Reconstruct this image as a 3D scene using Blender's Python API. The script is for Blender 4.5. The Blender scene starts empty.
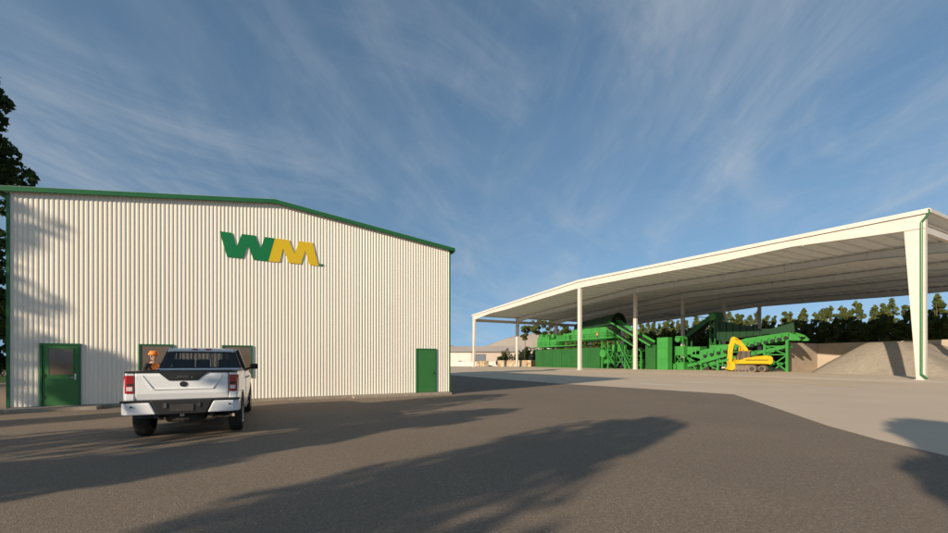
import bpy, bmesh, math, random
from mathutils import Vector, Matrix, noise as mnoise
R = math.radians
random.seed(7)
S = bpy.context.scene
COL = S.collection

# ------------------------------------------------------------------ camera
# world x runs along the front wall of the metal building, y points away from the camera, z up
F, CX, HY, CH = 402.5, 474.0, 361.2, 1.6
YAW = 26.5
cs, sn = math.cos(R(YAW)), math.sin(R(YAW))
cam = bpy.data.cameras.new('camera'); camo = bpy.data.objects.new('camera', cam); COL.objects.link(camo)
camo.location = (0, 0, CH); camo.rotation_euler = (R(90), 0, R(-YAW))
cam.sensor_width = 36; cam.lens = F / 948 * 36; cam.shift_y = (HY - 266.5) / 948
cam.clip_start = 0.1; cam.clip_end = 6000
S.camera = camo

# ------------------------------------------------------------------ light
SUN_EL, SUN_DIR = 17.0, 22.0            # elevation, and the direction shadows run (from +x towards +y)
world = bpy.data.worlds.new('World'); S.world = world; world.use_nodes = True
wn = world.node_tree; wn.nodes.clear()
def N(t, k, **kw):
    n = t.nodes.new(k)
    for a, b in kw.items(): setattr(n, a, b)
    return n
sky = N(wn, 'ShaderNodeTexSky', sky_type='NISHITA', sun_disc=False)
sky.sun_elevation = R(SUN_EL)
sx, sy = -math.cos(R(SUN_DIR)), -math.sin(R(SUN_DIR))
sky.sun_rotation = math.atan2(sx, sy) % (2 * math.pi)
sky.air_density = 1.0; sky.dust_density = 0.5; sky.ozone_density = 2.2
bg = N(wn, 'ShaderNodeBackground'); bg.inputs[1].default_value = 0.128
out = N(wn, 'ShaderNodeOutputWorld')
# thin cirrus: noise on the direction projected to a high plane
tc = N(wn, 'ShaderNodeTexCoord'); sep = N(wn, 'ShaderNodeSeparateXYZ')
wn.links.new(tc.outputs['Generated'], sep.inputs[0])
def math_(t, op, a, b=None, c=None):
    n = N(t, 'ShaderNodeMath', operation=op)
    for i, v in enumerate((a, b, c)):
        if v is None: continue
        if hasattr(v, 'is_linked'): t.links.new(v, n.inputs[i])
        else: n.inputs[i].default_value = v
    return n.outputs[0]
skz = N(wn, 'ShaderNodeCombineXYZ'); wn.links.new(sep.outputs[0], skz.inputs[0]); wn.links.new(sep.outputs[1], skz.inputs[1])
wn.links.new(math_(wn, 'ADD', math_(wn, 'MULTIPLY', sep.outputs[2], 0.74), 0.26), skz.inputs[2])
wn.links.new(skz.outputs[0], sky.inputs[0])
zc = math_(wn, 'ADD', math_(wn, 'MAXIMUM', sep.outputs[2], 0.0), 0.10)
cx_ = math_(wn, 'DIVIDE', sep.outputs[0], zc); cy_ = math_(wn, 'DIVIDE', sep.outputs[1], zc)
comb = N(wn, 'ShaderNodeCombineXYZ'); wn.links.new(cx_, comb.inputs[0]); wn.links.new(cy_, comb.inputs[1])
def cloud(scale, rot, stretch, det, rough, dist, lo, hi, off=(0, 0, 0)):
    m0 = N(wn, 'ShaderNodeMapping'); wn.links.new(comb.outputs[0], m0.inputs[0]); m0.inputs['Rotation'].default_value = (0, 0, R(-rot))
    m = N(wn, 'ShaderNodeMapping'); wn.links.new(m0.outputs[0], m.inputs[0]); m.inputs['Scale'].default_value = (scale, scale * stretch, 1)
    m.inputs['Location'].default_value = off
    n = N(wn, 'ShaderNodeTexNoise'); n.inputs['Detail'].default_value = det; n.inputs['Roughness'].default_value = rough
    n.inputs['Scale'].default_value = 1; n.inputs['Distortion'].default_value = dist
    wn.links.new(m.outputs[0], n.inputs['Vector'])
    r = N(wn, 'ShaderNodeMapRange', interpolation_type='SMOOTHSTEP')
    r.inputs[1].default_value = lo; r.inputs[2].default_value = hi
    wn.links.new(n.outputs[0], r.inputs[0])
    return r.outputs[0]
c1 = cloud(0.42, 54, 3.4, 8, 0.60, 0.8, 0.40, 0.74)
c2 = cloud(0.70, 30, 2.4, 9, 0.64, 1.4, 0.42, 0.76, (3.1, 1.7, 0))
c4 = cloud(1.3, 75, 3.0, 8, 0.66, 1.0, 0.44, 0.80, (1.1, 7.7, 0))
c3 = cloud(0.35, 40, 1.7, 4, 0.5, 0.5, 0.34, 0.66, (8, 2, 0))
cm = math_(wn, 'ADD', math_(wn, 'ADD', c1, math_(wn, 'MULTIPLY', c2, 0.65)), math_(wn, 'MULTIPLY', c4, 0.35))
cm = math_(wn, 'MULTIPLY', cm, math_(wn, 'ADD', math_(wn, 'MULTIPLY', c3, 0.70), 0.30))
cm = math_(wn, 'MINIMUM', math_(wn, 'MULTIPLY', cm, 0.42), 0.45)
mix = N(wn, 'ShaderNodeMix', data_type='RGBA')
wn.links.new(cm, mix.inputs[0])
tint = N(wn, 'ShaderNodeMix', data_type='RGBA', blend_type='MULTIPLY'); tint.inputs[0].default_value = 1
wn.links.new(sky.outputs[0], tint.inputs[6]); tint.inputs[7].default_value = (1.0, 1.05, 0.97, 1)
wn.links.new(tint.outputs[2], mix.inputs[6]); mix.inputs[7].default_value = (3.3, 3.55, 3.75, 1)
wn.links.new(mix.outputs[2], bg.inputs[0]); wn.links.new(bg.outputs[0], out.inputs[0])

sl = bpy.data.lights.new('sun', 'SUN'); slo = bpy.data.objects.new('sun', sl); COL.objects.link(slo)
sl.energy = 4.8; sl.angle = R(0.45); sl.color = (1.0, 0.85, 0.66)
d = Vector((math.cos(R(SUN_DIR)) * math.cos(R(SUN_EL)), math.sin(R(SUN_DIR)) * math.cos(R(SUN_EL)), -math.sin(R(SUN_EL))))
slo.rotation_euler = d.to_track_quat('-Z', 'Y').to_euler(); slo.location = (-30, -20, 30)
S.view_settings.view_transform = 'Standard'; S.view_settings.look = 'None'
S.view_settings.exposure = 0.35; S.view_settings.gamma = 1; S.view_settings.use_curve_mapping = False
S.render.engine = 'CYCLES'

# ------------------------------------------------------------------ measuring helpers: photograph pixels to places
def ray(px):
    a = (px - CX) / F
    return a * cs + sn, -a * sn + cs
def ground(px, py):
    k = F * CH / (py - HY); u, v = ray(px); return Vector((u * k, v * k, 0))
def onX(px, py, x):
    u, v = ray(px); k = x / u; return Vector((x, v * k, CH + (HY - py) / F * k))
def onY(px, py, y):
    u, v = ray(px); k = y / v; return Vector((u * k, y, CH + (HY - py) / F * k))
def atZ(px, py, k):
    u, v = ray(px); return Vector((u * k, v * k, CH + (HY - py) / F * k))
def sh(s, n):      # s metres along the shadows, n across them
    a = R(SUN_DIR); return s * math.cos(a) + n * math.sin(a), s * math.sin(a) - n * math.cos(a)

# ------------------------------------------------------------------ materials
def mat(name, col, rough=0.6, metal=0.0, col2=None, scale=3.0, detail=5, bump=0.0, bscale=None, spec=None, coat=0, lo=0.35, hi=0.65, stretch=None, extra=None):
    m = bpy.data.materials.new(name); m.use_nodes = True; t = m.node_tree; b = t.nodes['Principled BSDF']
    b.inputs['Roughness'].default_value = rough; b.inputs['Metallic'].default_value = metal
    b.inputs['Base Color'].default_value = (*col, 1)
    if spec is not None: b.inputs['Specular IOR Level'].default_value = spec
    if coat: b.inputs['Coat Weight'].default_value = coat; b.inputs['Coat Roughness'].default_value = 0.08
    tcn = N(t, 'ShaderNodeTexCoord'); src = tcn.outputs['Object']
    if stretch:
        mp = N(t, 'ShaderNodeMapping'); mp.inputs['Scale'].default_value = stretch; t.links.new(src, mp.inputs[0]); src = mp.outputs[0]
    if col2:
        n = N(t, 'ShaderNodeTexNoise'); n.inputs['Scale'].default_value = scale; n.inputs['Detail'].default_value = detail; n.inputs['Roughness'].default_value = 0.6
        t.links.new(src, n.inputs['Vector'])
        r = N(t, 'ShaderNodeMapRange'); r.inputs[1].default_value = lo; r.inputs[2].default_value = hi; t.links.new(n.outputs[0], r.inputs[0])
        mx = N(t, 'ShaderNodeMix', data_type='RGBA'); mx.inputs[6].default_value = (*col, 1); mx.inputs[7].default_value = (*col2, 1)
        t.links.new(r.outputs[0], mx.inputs[0]); t.links.new(mx.outputs[2], b.inputs['Base Color'])
    if bump:
        n2 = N(t, 'ShaderNodeTexNoise'); n2.inputs['Scale'].default_value = bscale or scale * 4; n2.inputs['Detail'].default_value = 4
        t.links.new(tcn.outputs['Object'], n2.inputs['Vector'])
        bp = N(t, 'ShaderNodeBump'); bp.inputs['Strength'].default_value = bump; bp.inputs['Distance'].default_value = 0.02
        t.links.new(n2.outputs[0], bp.inputs['Height']); t.links.new(bp.outputs[0], b.inputs['Normal'])
    return m

def asphalt_mat(name, ca, cb, cc, speck):
    m = bpy.data.materials.new(name); m.use_nodes = True; t = m.node_tree; b = t.nodes['Principled BSDF']
    b.inputs['Roughness'].default_value = 0.9; b.inputs['Specular IOR Level'].default_value = 0.2
    tcn = N(t, 'ShaderNodeTexCoord'); o = tcn.outputs['Object']
    def nz(scale, det, lo, hi, rough=0.6):
        n = N(t, 'ShaderNodeTexNoise'); n.inputs['Scale'].default_value = scale; n.inputs['Detail'].default_value = det; n.inputs['Roughness'].default_value = rough
        t.links.new(o, n.inputs['Vector']); r = N(t, 'ShaderNodeMapRange'); r.inputs[1].default_value = lo; r.inputs[2].default_value = hi
        t.links.new(n.outputs[0], r.inputs[0]); return r.outputs[0]
    def mx(f, a, bb, bt='MIX'):
        q = N(t, 'ShaderNodeMix', data_type='RGBA', blend_type=bt); t.links.new(f, q.inputs[0])
        for i, c in ((6, a), (7, bb)):
            if isinstance(c, tuple): q.inputs[i].default_value = (*c, 1)
            else: t.links.new(c, q.inputs[i])
        return q.outputs[2]
    c = mx(nz(0.25, 4, 0.35, 0.65), ca, cb)
    c = mx(nz(26, 6, 0.38, 0.66, 0.75), c, cc)
    v = N(t, 'ShaderNodeTexVoronoi'); v.inputs['Scale'].default_value = 85; t.links.new(o, v.inputs['Vector'])
    sepc = N(t, 'ShaderNodeSeparateColor'); t.links.new(v.outputs['Color'], sepc.inputs[0])
    g = N(t, 'ShaderNodeMath', operation='GREATER_THAN'); g.inputs[1].default_value = 0.93; t.links.new(sepc.outputs[0], g.inputs[0])
    g2 = N(t, 'ShaderNodeMath', operation='MULTIPLY'); g2.inputs[1].default_value = speck; t.links.new(g.outputs[0], g2.inputs[0])
    c = mx(g2.outputs[0], c, (0.42, 0.38, 0.33))
    t.links.new(c, b.inputs['Base Color'])
    bp = N(t, 'ShaderNodeBump'); bp.inputs['Strength'].default_value = 0.55; bp.inputs['Distance'].default_value = 0.012
    n2 = N(t, 'ShaderNodeTexNoise'); n2.inputs['Scale'].default_value = 70; n2.inputs['Detail'].default_value = 3
    t.links.new(o, n2.inputs['Vector']); t.links.new(n2.outputs[0], bp.inputs['Height']); t.links.new(bp.outputs[0], b.inputs['Normal'])
    return m

def glass_mat(name, col, rough=0.03, alpha=0.45):
    m = bpy.data.materials.new(name); m.use_nodes = True; t = m.node_tree
    b = t.nodes['Principled BSDF']; b.inputs['Base Color'].default_value = (*col, 1); b.inputs['Roughness'].default_value = rough
    b.inputs['Alpha'].default_value = alpha; b.inputs['Specular IOR Level'].default_value = 0.6
    return m
def leaf_mat(name, a, b_, scale=0.5):
    m = mat(name, a, rough=0.7, col2=b_, scale=scale, detail=3, lo=0.4, hi=0.62, spec=0.15)
    t = m.node_tree; b = t.nodes['Principled BSDF']
    tr = N(t, 'ShaderNodeBsdfTranslucent'); tr.inputs[0].default_value = (b_[0] * 1.1, b_[1] * 1.2, b_[2] * 0.7, 1)
    ms = N(t, 'ShaderNodeMixShader'); ms.inputs[0].default_value = 0.18
    t.links.new(b.outputs[0], ms.inputs[1]); t.links.new(tr.outputs[0], ms.inputs[2]); t.links.new(ms.outputs[0], t.nodes['Material Output'].inputs[0])
    return m
M = {}
M['panel'] = mat('cream_painted_steel', (0.83, 0.755, 0.63), 0.5, col2=(0.79, 0.715, 0.595), scale=0.7, stretch=(1, 1, 0.25))
M['green_trim'] = mat('green_trim_paint', (0.016, 0.13, 0.036), 0.4, col2=(0.014, 0.115, 0.031), scale=2)
M['green_door'] = mat('green_door_paint', (0.035, 0.16, 0.035), 0.45, col2=(0.042, 0.175, 0.042), scale=2)
M['logo_green'] = mat('logo_green', (0.0, 0.17, 0.045), 0.45)
M['logo_yellow'] = mat('logo_yellow', (0.72, 0.48, 0.008), 0.45)
M['foundation'] = mat('foundation_concrete', (0.36, 0.30, 0.23), 0.9, col2=(0.27, 0.22, 0.17), scale=4, bump=0.4, bscale=40)
M['conc'] = mat('yard_concrete', (0.60, 0.475, 0.345), 0.9, col2=(0.55, 0.435, 0.315), scale=0.18, detail=8, bump=0.2, bscale=30, spec=0.2)
M['conc2'] = mat('slab_concrete', (0.60, 0.49, 0.37), 0.9, col2=(0.55, 0.45, 0.34), scale=0.5, detail=7, bump=0.2, bscale=30, spec=0.2)
M['push'] = mat('push_wall_concrete', (0.43, 0.35, 0.265), 0.9, col2=(0.37, 0.30, 0.225), scale=0.6, detail=6, bump=0.3, bscale=12)
M['heap'] = mat('crushed_material', (0.34, 0.295, 0.235), 0.95, col2=(0.285, 0.245, 0.195), scale=2.5, detail=9, bump=0.6, bscale=9, spec=0.1)
M['asphalt'] = asphalt_mat('asphalt', (0.220, 0.168, 0.120), (0.260, 0.198, 0.142), (0.158, 0.121, 0.088), 0.4)
M['sand'] = mat('dry_ground', (0.34, 0.275, 0.205), 0.95, col2=(0.27, 0.22, 0.16), scale=0.05, detail=8, spec=0.1)
M['hill'] = mat('dry_hill', (0.50, 0.41, 0.33), 0.95, col2=(0.42, 0.35, 0.27), scale=0.02, detail=8, spec=0.1)
M['grass'] = mat('lawn_grass', (0.045, 0.085, 0.02), 0.9, col2=(0.07, 0.11, 0.03), scale=3, spec=0.1, bump=0.6, bscale=30)
M['kerb'] = mat('kerb_concrete', (0.42, 0.38, 0.33), 0.9, col2=(0.34, 0.31, 0.27), scale=3)
M['line_w'] = mat('white_road_paint', (0.80, 0.77, 0.70), 0.8, col2=(0.66, 0.60, 0.51), scale=6)
M['line_y'] = mat('yellow_road_paint', (0.82, 0.60, 0.14), 0.8, col2=(0.70, 0.52, 0.18), scale=6)
M['steel_cream'] = mat('cream_structural_paint', (0.60, 0.555, 0.485), 0.5, col2=(0.56, 0.515, 0.45), scale=0.8)
M['rafter_grey'] = mat('grey_primed_steel', (0.62, 0.65, 0.67), 0.5, col2=(0.56, 0.59, 0.61), scale=0.8)
M['deck'] = mat('roof_deck_steel', (0.74, 0.78, 0.80), 0.5, col2=(0.68, 0.72, 0.74), scale=0.5)
M['purlin'] = mat('purlin_steel', (0.72, 0.75, 0.76), 0.5, col2=(0.64, 0.67, 0.68), scale=0.8)
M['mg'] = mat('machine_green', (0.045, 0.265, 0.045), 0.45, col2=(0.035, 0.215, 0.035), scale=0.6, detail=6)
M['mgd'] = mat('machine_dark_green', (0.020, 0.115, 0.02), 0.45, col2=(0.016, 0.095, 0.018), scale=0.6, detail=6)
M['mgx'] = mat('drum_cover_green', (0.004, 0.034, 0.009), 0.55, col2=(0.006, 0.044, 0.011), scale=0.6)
M['belt'] = mat('conveyor_rubber', (0.012, 0.02, 0.014), 0.8)
M['ye'] = mat('excavator_yellow', (0.72, 0.46, 0.012), 0.4, col2=(0.62, 0.39, 0.012), scale=2)
M['track'] = mat('track_steel', (0.13, 0.10, 0.075), 0.8, col2=(0.20, 0.155, 0.115), scale=4)
M['black'] = mat('black_plastic', (0.018, 0.017, 0.016), 0.5)
M['dark'] = mat('dark_steel', (0.035, 0.03, 0.027), 0.6, col2=(0.055, 0.045, 0.04), scale=8)
M['white_car'] = mat('white_car_paint', (0.88, 0.865, 0.84), 0.28, col2=(0.86, 0.845, 0.82), scale=1.5, coat=0.6)
M['tyre'] = mat('tyre_rubber', (0.02, 0.018, 0.016), 0.85, col2=(0.035, 0.03, 0.026), scale=14, bump=0.3, bscale=60)
M['alloy'] = mat('alloy_wheel', (0.55, 0.55, 0.55), 0.3, metal=0.8)
M['chrome'] = mat('chrome', (0.6, 0.6, 0.6), 0.15, metal=1)
M['red'] = mat('red_lens', (0.35, 0.01, 0.012), 0.15, coat=0.5)
M['clearlens'] = mat('clear_lens', (0.75, 0.62, 0.58), 0.15, coat=0.5)
M['cabglass'] = glass_mat('truck_glass', (0.03, 0.035, 0.035), alpha=0.42)
M['seat'] = mat('grey_seat_fabric', (0.09, 0.08, 0.07), 0.9, col2=(0.07, 0.06, 0.055), scale=20)
M['winglass'] = mat('tinted_window_glass', (0.13, 0.095, 0.065), 0.08, col2=(0.17, 0.125, 0.085), scale=1.2, spec=0.5)
M['bark'] = mat('bark', (0.12, 0.085, 0.055), 0.95, col2=(0.07, 0.05, 0.035), scale=5, bump=0.8, bscale=14)
M['barkpale'] = mat('pale_bark', (0.27, 0.21, 0.15), 0.95, col2=(0.17, 0.13, 0.09), scale=5, bump=0.8, bscale=14)
M['leaf_dark'] = leaf_mat('dark_leaves', (0.012, 0.030, 0.010), (0.030, 0.055, 0.014))
M['leaf_row'] = leaf_mat('pine_leaves', (0.055, 0.085, 0.022), (0.14, 0.15, 0.042), 0.35)
M['leaf_row2'] = leaf_mat('olive_leaves', (0.030, 0.052, 0.015), (0.07, 0.09, 0.027), 0.5)
M['stone'] = None
M['wallwhite'] = mat('white_render', (0.66, 0.62, 0.55), 0.8, col2=(0.58, 0.54, 0.48), scale=0.2)
M['tanroof'] = mat('tan_roof', (0.52, 0.43, 0.35), 0.8, col2=(0.46, 0.38, 0.31), scale=0.1)
M['slate'] = mat('slate_blue_shutter', (0.12, 0.14, 0.17), 0.6)
M['orange'] = mat('hi_vis_orange', (0.80, 0.22, 0.015), 0.6)
M['silver'] = mat('reflective_tape', (0.55, 0.55, 0.5), 0.4)
M['skin'] = mat('skin', (0.50, 0.30, 0.21), 0.6)
M['hair'] = mat('dark_hair', (0.03, 0.02, 0.015), 0.8)
M['shirt'] = mat('black_shirt', (0.02, 0.02, 0.022), 0.85)
M['trouser'] = mat('grey_work_trousers', (0.07, 0.075, 0.09), 0.9)
M['boot'] = mat('brown_work_boots', (0.08, 0.045, 0.025), 0.8)
def stone_mat():
    m = mat('stone_blocks', (0.42, 0.33, 0.22), 0.9, spec=0.1); t = m.node_tree; b = t.nodes['Principled BSDF']
    v = N(t, 'ShaderNodeTexVoronoi'); v.inputs['Scale'].default_value = 1.3; tcn = N(t, 'ShaderNodeTexCoord'); t.links.new(tcn.outputs['Object'], v.inputs['Vector'])
    r = N(t, 'ShaderNodeValToRGB'); r.color_ramp.elements[0].color = (0.25, 0.18, 0.11, 1); r.color_ramp.elements[1].color = (0.55, 0.44, 0.30, 1)
    s_ = N(t, 'ShaderNodeSeparateColor'); t.links.new(v.outputs['Color'], s_.inputs[0]); t.links.new(s_.outputs[0], r.inputs[0]); t.links.new(r.outputs[0], b.inputs['Base Color'])
    return m
M['stone'] = stone_mat()

# ------------------------------------------------------------------ mesh builder
def wloc(p):
    v = Vector((0, 0, 0))
    while p is not None: v += p.location; p = p.parent
    return v
class MB:
    def __init__(s): s.v = []; s.f = []
    def add(s, vs, fs):
        o = len(s.v); s.v += [tuple(p) for p in vs]; s.f += [tuple(i + o for i in f) for f in fs]; return s
    def box(s, x0, x1, y0, y1, z0, z1):
        return s.add([(x0,y0,z0),(x1,y0,z0),(x1,y1,z0),(x0,y1,z0),(x0,y0,z1),(x1,y0,z1),(x1,y1,z1),(x0,y1,z1)],
                     [(0,3,2,1),(4,5,6,7),(0,1,5,4),(1,2,6,5),(2,3,7,6),(3,0,4,7)])
    def prism(s, poly, axis, a0, a1):
        n = len(poly)
        def mk(p, a):
            return (a, p[0], p[1]) if axis == 'x' else ((p[0], a, p[1]) if axis == 'y' else (p[0], p[1], a))
        vs = [mk(p, a0) for p in poly] + [mk(p, a1) for p in poly]
        return s.add(vs, [tuple(range(n))[::-1], tuple(range(n, 2 * n))] + [(i, (i + 1) % n, n + (i + 1) % n, n + i) for i in range(n)])
    def bar(s, p, q, w, h=None, up=Vector((0, 0, 1))):
        h = h or w; p = Vector(p); q = Vector(q); t = (q - p).normalized()
        a = t.cross(up)
        if a.length < 1e-3: a = t.cross(Vector((1, 0, 0)))
        a.normalize(); b = a.cross(t).normalized()
        vs = []
        for c in (p, q):
            for i, j in ((-1, -1), (1, -1), (1, 1), (-1, 1)): vs.append(c + a * w / 2 * i + b * h / 2 * j)
        return s.add(vs, [(0,3,2,1),(4,5,6,7),(0,1,5,4),(1,2,6,5),(2,3,7,6),(3,0,4,7)])
    def cyl(s, p, q, r, n=12, r2=None, caps=True, arc=None):
        r2 = r if r2 is None else r2; p = Vector(p); q = Vector(q); t = (q - p).normalized()
        a = t.cross(Vector((0, 0, 1)))
        if a.length < 1e-3: a = Vector((1, 0, 0))
        a.normalize(); b = a.cross(t).normalized(); vs = []
        for c, rr in ((p, r), (q, r2)):
            for i in range(n):
                g = 2 * math.pi * i / n; vs.append(c + a * rr * math.cos(g) + b * rr * math.sin(g))
        fs = [(i, (i + 1) % n, n + (i + 1) % n, n + i) for i in range(n)]
        if caps: fs += [tuple(range(n))[::-1], tuple(range(n, 2 * n))]
        return s.add(vs, fs)
    def path(s, pts, r, n=8):
        for a, b in zip(pts, pts[1:]): s.cyl(a, b, r, n)
        return s
    def lathe(s, prof, c, axis='x', n=24):     # prof: (radius, along)
        c = Vector(c); vs = []
        for r, a in prof:
            for i in range(n):
                g = 2 * math.pi * i / n; y, z = r * math.cos(g), r * math.sin(g)
                vs.append(c + (Vector((a, y, z)) if axis == 'x' else (Vector((y, a, z)) if axis == 'y' else Vector((y, z, a)))))
        m = len(prof)
        return s.add(vs, [(j * n + i, j * n + (i + 1) % n, (j + 1) * n + (i + 1) % n, (j + 1) * n + i) for j in range(m - 1) for i in range(n)])
    def ball(s, c, rx, ry, rz, nu=14, nv=9, z0=-1.0):
        c = Vector(c); vs = []
        for j in range(nv + 1):
            t = -math.pi / 2 + math.pi * j / nv
            zz = max(math.sin(t), z0)
            for i in range(nu):
                g = 2 * math.pi * i / nu; vs.append(c + Vector((rx * math.cos(t) * math.cos(g), ry * math.cos(t) * math.sin(g), rz * zz)))
        return s.add(vs, [(j * nu + i, j * nu + (i + 1) % nu, (j + 1) * nu + (i + 1) % nu, (j + 1) * nu + i) for j in range(nv) for i in range(nu)])
    def build(s, name, material, parent=None, bevel=0, smooth=False, seg=2, fix=True):
        off = wloc(parent); me = bpy.data.meshes.new(name)
        me.from_pydata([(a - off.x, b - off.y, c - off.z) for a, b, c in s.v], [], s.f)
        if fix:
            bm = bmesh.new(); bm.from_mesh(me); bmesh.ops.recalc_face_normals(bm, faces=bm.faces); bm.to_mesh(me); bm.free()
        me.materials.append(material)
        if smooth:
            for p in me.polygons: p.use_smooth = True
        o = bpy.data.objects.new(name, me); COL.objects.link(o); o.parent = parent
        if bevel:
            b = o.modifiers.new('bevel', 'BEVEL'); b.width = bevel; b.segments = seg; b.limit_method = 'ANGLE'; b.angle_limit = R(35)
            b.harden_normals = False
        return o
def tag(o, label=None, cat=None, group=None, kind=None):
    if label and 'row' in label: o.scale.z *= random.uniform(.86, 1.10)
    if label: o['label'] = label
    if cat: o['category'] = cat
    if group: o['group'] = group
    if kind: o['kind'] = kind
    return o
def thing(name, loc, label, cat, group=None):
    o = bpy.data.objects.new(name, None); COL.objects.link(o); o.location = loc; o.empty_display_size = 0.3
    return tag(o, label, cat, group)
def kids(o): return [c for c in bpy.data.objects if c.parent == o]
def copy_tree(o, parent=None):
    ch = kids(o); c = o.copy(); COL.objects.link(c); c.parent = parent
    for k in ch: copy_tree(k, c)
    return c
def structure(o): o['kind'] = 'structure'; return o

# ================================================================== THE GROUND
bx = MB().add([(-1500,-1200,0),(2500,-1200,0),(2500,2500,0),(-1500,2500,0)], [(0,1,2,3)])
structure(bx.build('ground', M['sand']))
def sheet(name, pts, z, m):
    return structure(MB().add([(p[0], p[1], z) for p in pts], [tuple(range(len(pts)))]).build(name, m))
yard = [(-60, -60), (160, -60), (160, 128), (-60, 128)]
sheet('concrete_yard', yard, 0.004, M['conc'])
b_pts = [ground(*p) for p in ((448, 374.9), (505, 379.5), (560, 383.7), (650, 389.2), (734, 394.6), (765, 404.6), (800, 416.6), (829, 426.5), (880, 440.5), (948, 456.5))]
last, prev = b_pts[-1], b_pts[-2]
dd = (last - prev).normalized()
lot = [(-40, -50), (60, -50), tuple((last + dd * 40)[:2])] + [tuple(p[:2]) for p in reversed(b_pts)] + [(b_pts[0].x - 3, 70), (-40, 70)]
lot = [(-40, -50)] + [tuple((last + dd * 45)[:2])] + lot[3:]
o = sheet('asphalt_lot', lot, 0.008, M['asphalt'])
bm = bmesh.new(); bm.from_mesh(o.data); bmesh.ops.triangulate(bm, faces=bm.faces); bmesh.ops.recalc_face_normals(bm, faces=bm.faces)
for f in bm.faces:
    if f.normal.z < 0: f.normal_flip()
bm.to_mesh(o.data); bm.free()
U0, V0, V1, V2, BAY = 46.6, 12.8, 53.2, 93.7, 13.2      # canopy grid
structure(MB().prism([(U0 - 3.0, 0.006), (U0 - 0.8, 0.10), (U0 + 4 * BAY + 8, 0.10), (U0 + 4 * BAY + 8, 0.0), (U0 - 3.0, 0.0)], 'y', -12, V2 + 2).build('canopy_floor_slab', M['conc2']))
def stripe(name, a, b, w, m, z=0.012):
    a = ground(*a); b = ground(*b); t = (b - a).normalized(); n = Vector((-t.y, t.x, 0)) * w / 2
    return structure(MB().add([(a + n)[:2] + (z,), (a - n)[:2] + (z,), (b - n)[:2] + (z,), (b + n)[:2] + (z,)], [(0, 1, 2, 3)]).build(name, m))
stripe('yellow_road_line', (735, 380.0), (853, 386.4), 0.35, M['line_y'])
stripe('yellow_road_line', (700, 375.6), (905, 384.6), 0.16, M['line_y'])
stripe('white_road_dash', (682, 382.2), (714, 383.6), 0.45, M['line_w'])
stripe('white_road_dash', (641, 383.9), (674, 385.3), 0.45, M['line_w'])

# left edge of the lot: kerb, lawn
g0 = ground(4, 387)
structure(MB().box(-60, -16, 26.5, 60, 0.0, 0.12).build('lawn', M['grass']))
structure(MB().box(-60, -15.8, 26.2, 26.5, 0.0, 0.15).build('kerb', M['kerb']))
structure(MB().box(-15.97, -15.7, 26.5, 60, 0.0, 0.15).build('kerb', M['kerb']))

# ================================================================== METAL BUILDING
BY, BX0, BX1, BD = 18.0, -7.5, 7.62, 22.0
EH, RH = 6.98, 7.92; MX = (BX0 + BX1) / 2
bld = thing('metal_building', (MX, BY, 0), 'cream corrugated metal building with green trim and a low gable roof', 'building')
def roofz(x): return EH + (RH - EH) * (1 - abs(x - MX) / ((BX1 - BX0) / 2))
def corrugated(axis_pts, per, dep, z0, zf, base, sgn, along='x'):
    """real trapezoid ribs; along x at y=base (sgn -1 outwards towards -y) or along y at x=base"""
    a0, a1 = axis_pts; prof = []; a = a0
    while a < a1 - 1e-6:
        for fr, dp in ((0, 0), (0.42, 0), (0.56, 1), (0.86, 1)):
            t = a + fr * per
            if t < a1: prof.append((t, dp * dep))
        a += per
    prof.append((a1, 0)); m = MB(); vs = []; fs = []
    for t, dp in prof:
        b = base + sgn * (dep - dp)
        if along == 'x': vs += [(t, b, z0), (t, b, zf(t))]
        else: vs += [(b, t, z0), (b, t, zf(t))]
    for i in range(len(prof) - 1): fs.append((2*i, 2*i+2, 2*i+3, 2*i+1))
    return m.add(vs, fs)
SLAB = 0.135
corrugated((BX0, BX1), 0.1228, 0.014, SLAB, roofz, BY, -1).build('wall', M['panel'], bld)
corrugated((BX0, BX1), 0.1228, 0.014, SLAB, roofz, BY + BD, 1).build('wall', M['panel'], bld)
corrugated((BY, BY + BD), 0.1228, 0.014, SLAB, lambda t: EH, BX0, -1, 'y').build('wall', M['panel'], bld)
corrugated((BY, BY + BD), 0.1228, 0.014, SLAB, lambda t: EH, BX1, 1, 'y').build('wall', M['panel'], bld)
MB().box(BX0 + 0.02, BX1 - 0.02, BY + 0.01, BY + BD - 0.01, 0.0, SLAB).box(BX0 - 0.04, BX1 + 0.04, BY - 0.045, BY + 0.01, 0, SLAB - 0.005).build('foundation', M['foundation'], bld)
m = MB(); T = 0.12; OV = 0.16
for (xa, xb) in ((BX0 - OV, MX), (MX, BX1 + OV)):
    za, zb = roofz(xa) + 0.03, roofz(xb) + 0.03
    m.add([(xa, BY - 0.1, za), (xb, BY - 0.1, zb), (xb, BY - 0.1, zb + T), (xa, BY - 0.1, za + T), (xa, BY + BD + 0.1, za), (xb, BY + BD + 0.1, zb), (xb, BY + BD + 0.1, zb + T), (xa, BY + BD + 0.1, za + T)],
          [(0,1,2,3),(4,7,6,5),(0,4,5,1),(3,2,6,7),(0,3,7,4),(1,5,6,2)])
m.build('roof', M['deck'], bld)
for yy in (BY - 0.16, BY + BD + 0.1):
    xs_ = (BX0 - OV - .02, MX, BX1 + OV + .02)
    MB().prism([(x, roofz(x) - .03) for x in xs_] + [(x, roofz(x) + .125) for x in xs_[::-1]], 'y', yy, yy + .06).build('rake_trim', M['green_trim'], bld)
for x0, x1 in ((BX0 - OV - 0.14, BX0 - OV - 0.02), (BX1 + OV + 0.02, BX1 + OV + 0.10)):
    MB().box(x0, x1, BY - 0.14, BY + BD + 0.1, roofz(BX1) - 0.10, roofz(BX1) + 0.10).build('gutter', M['green_trim'], bld)
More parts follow.
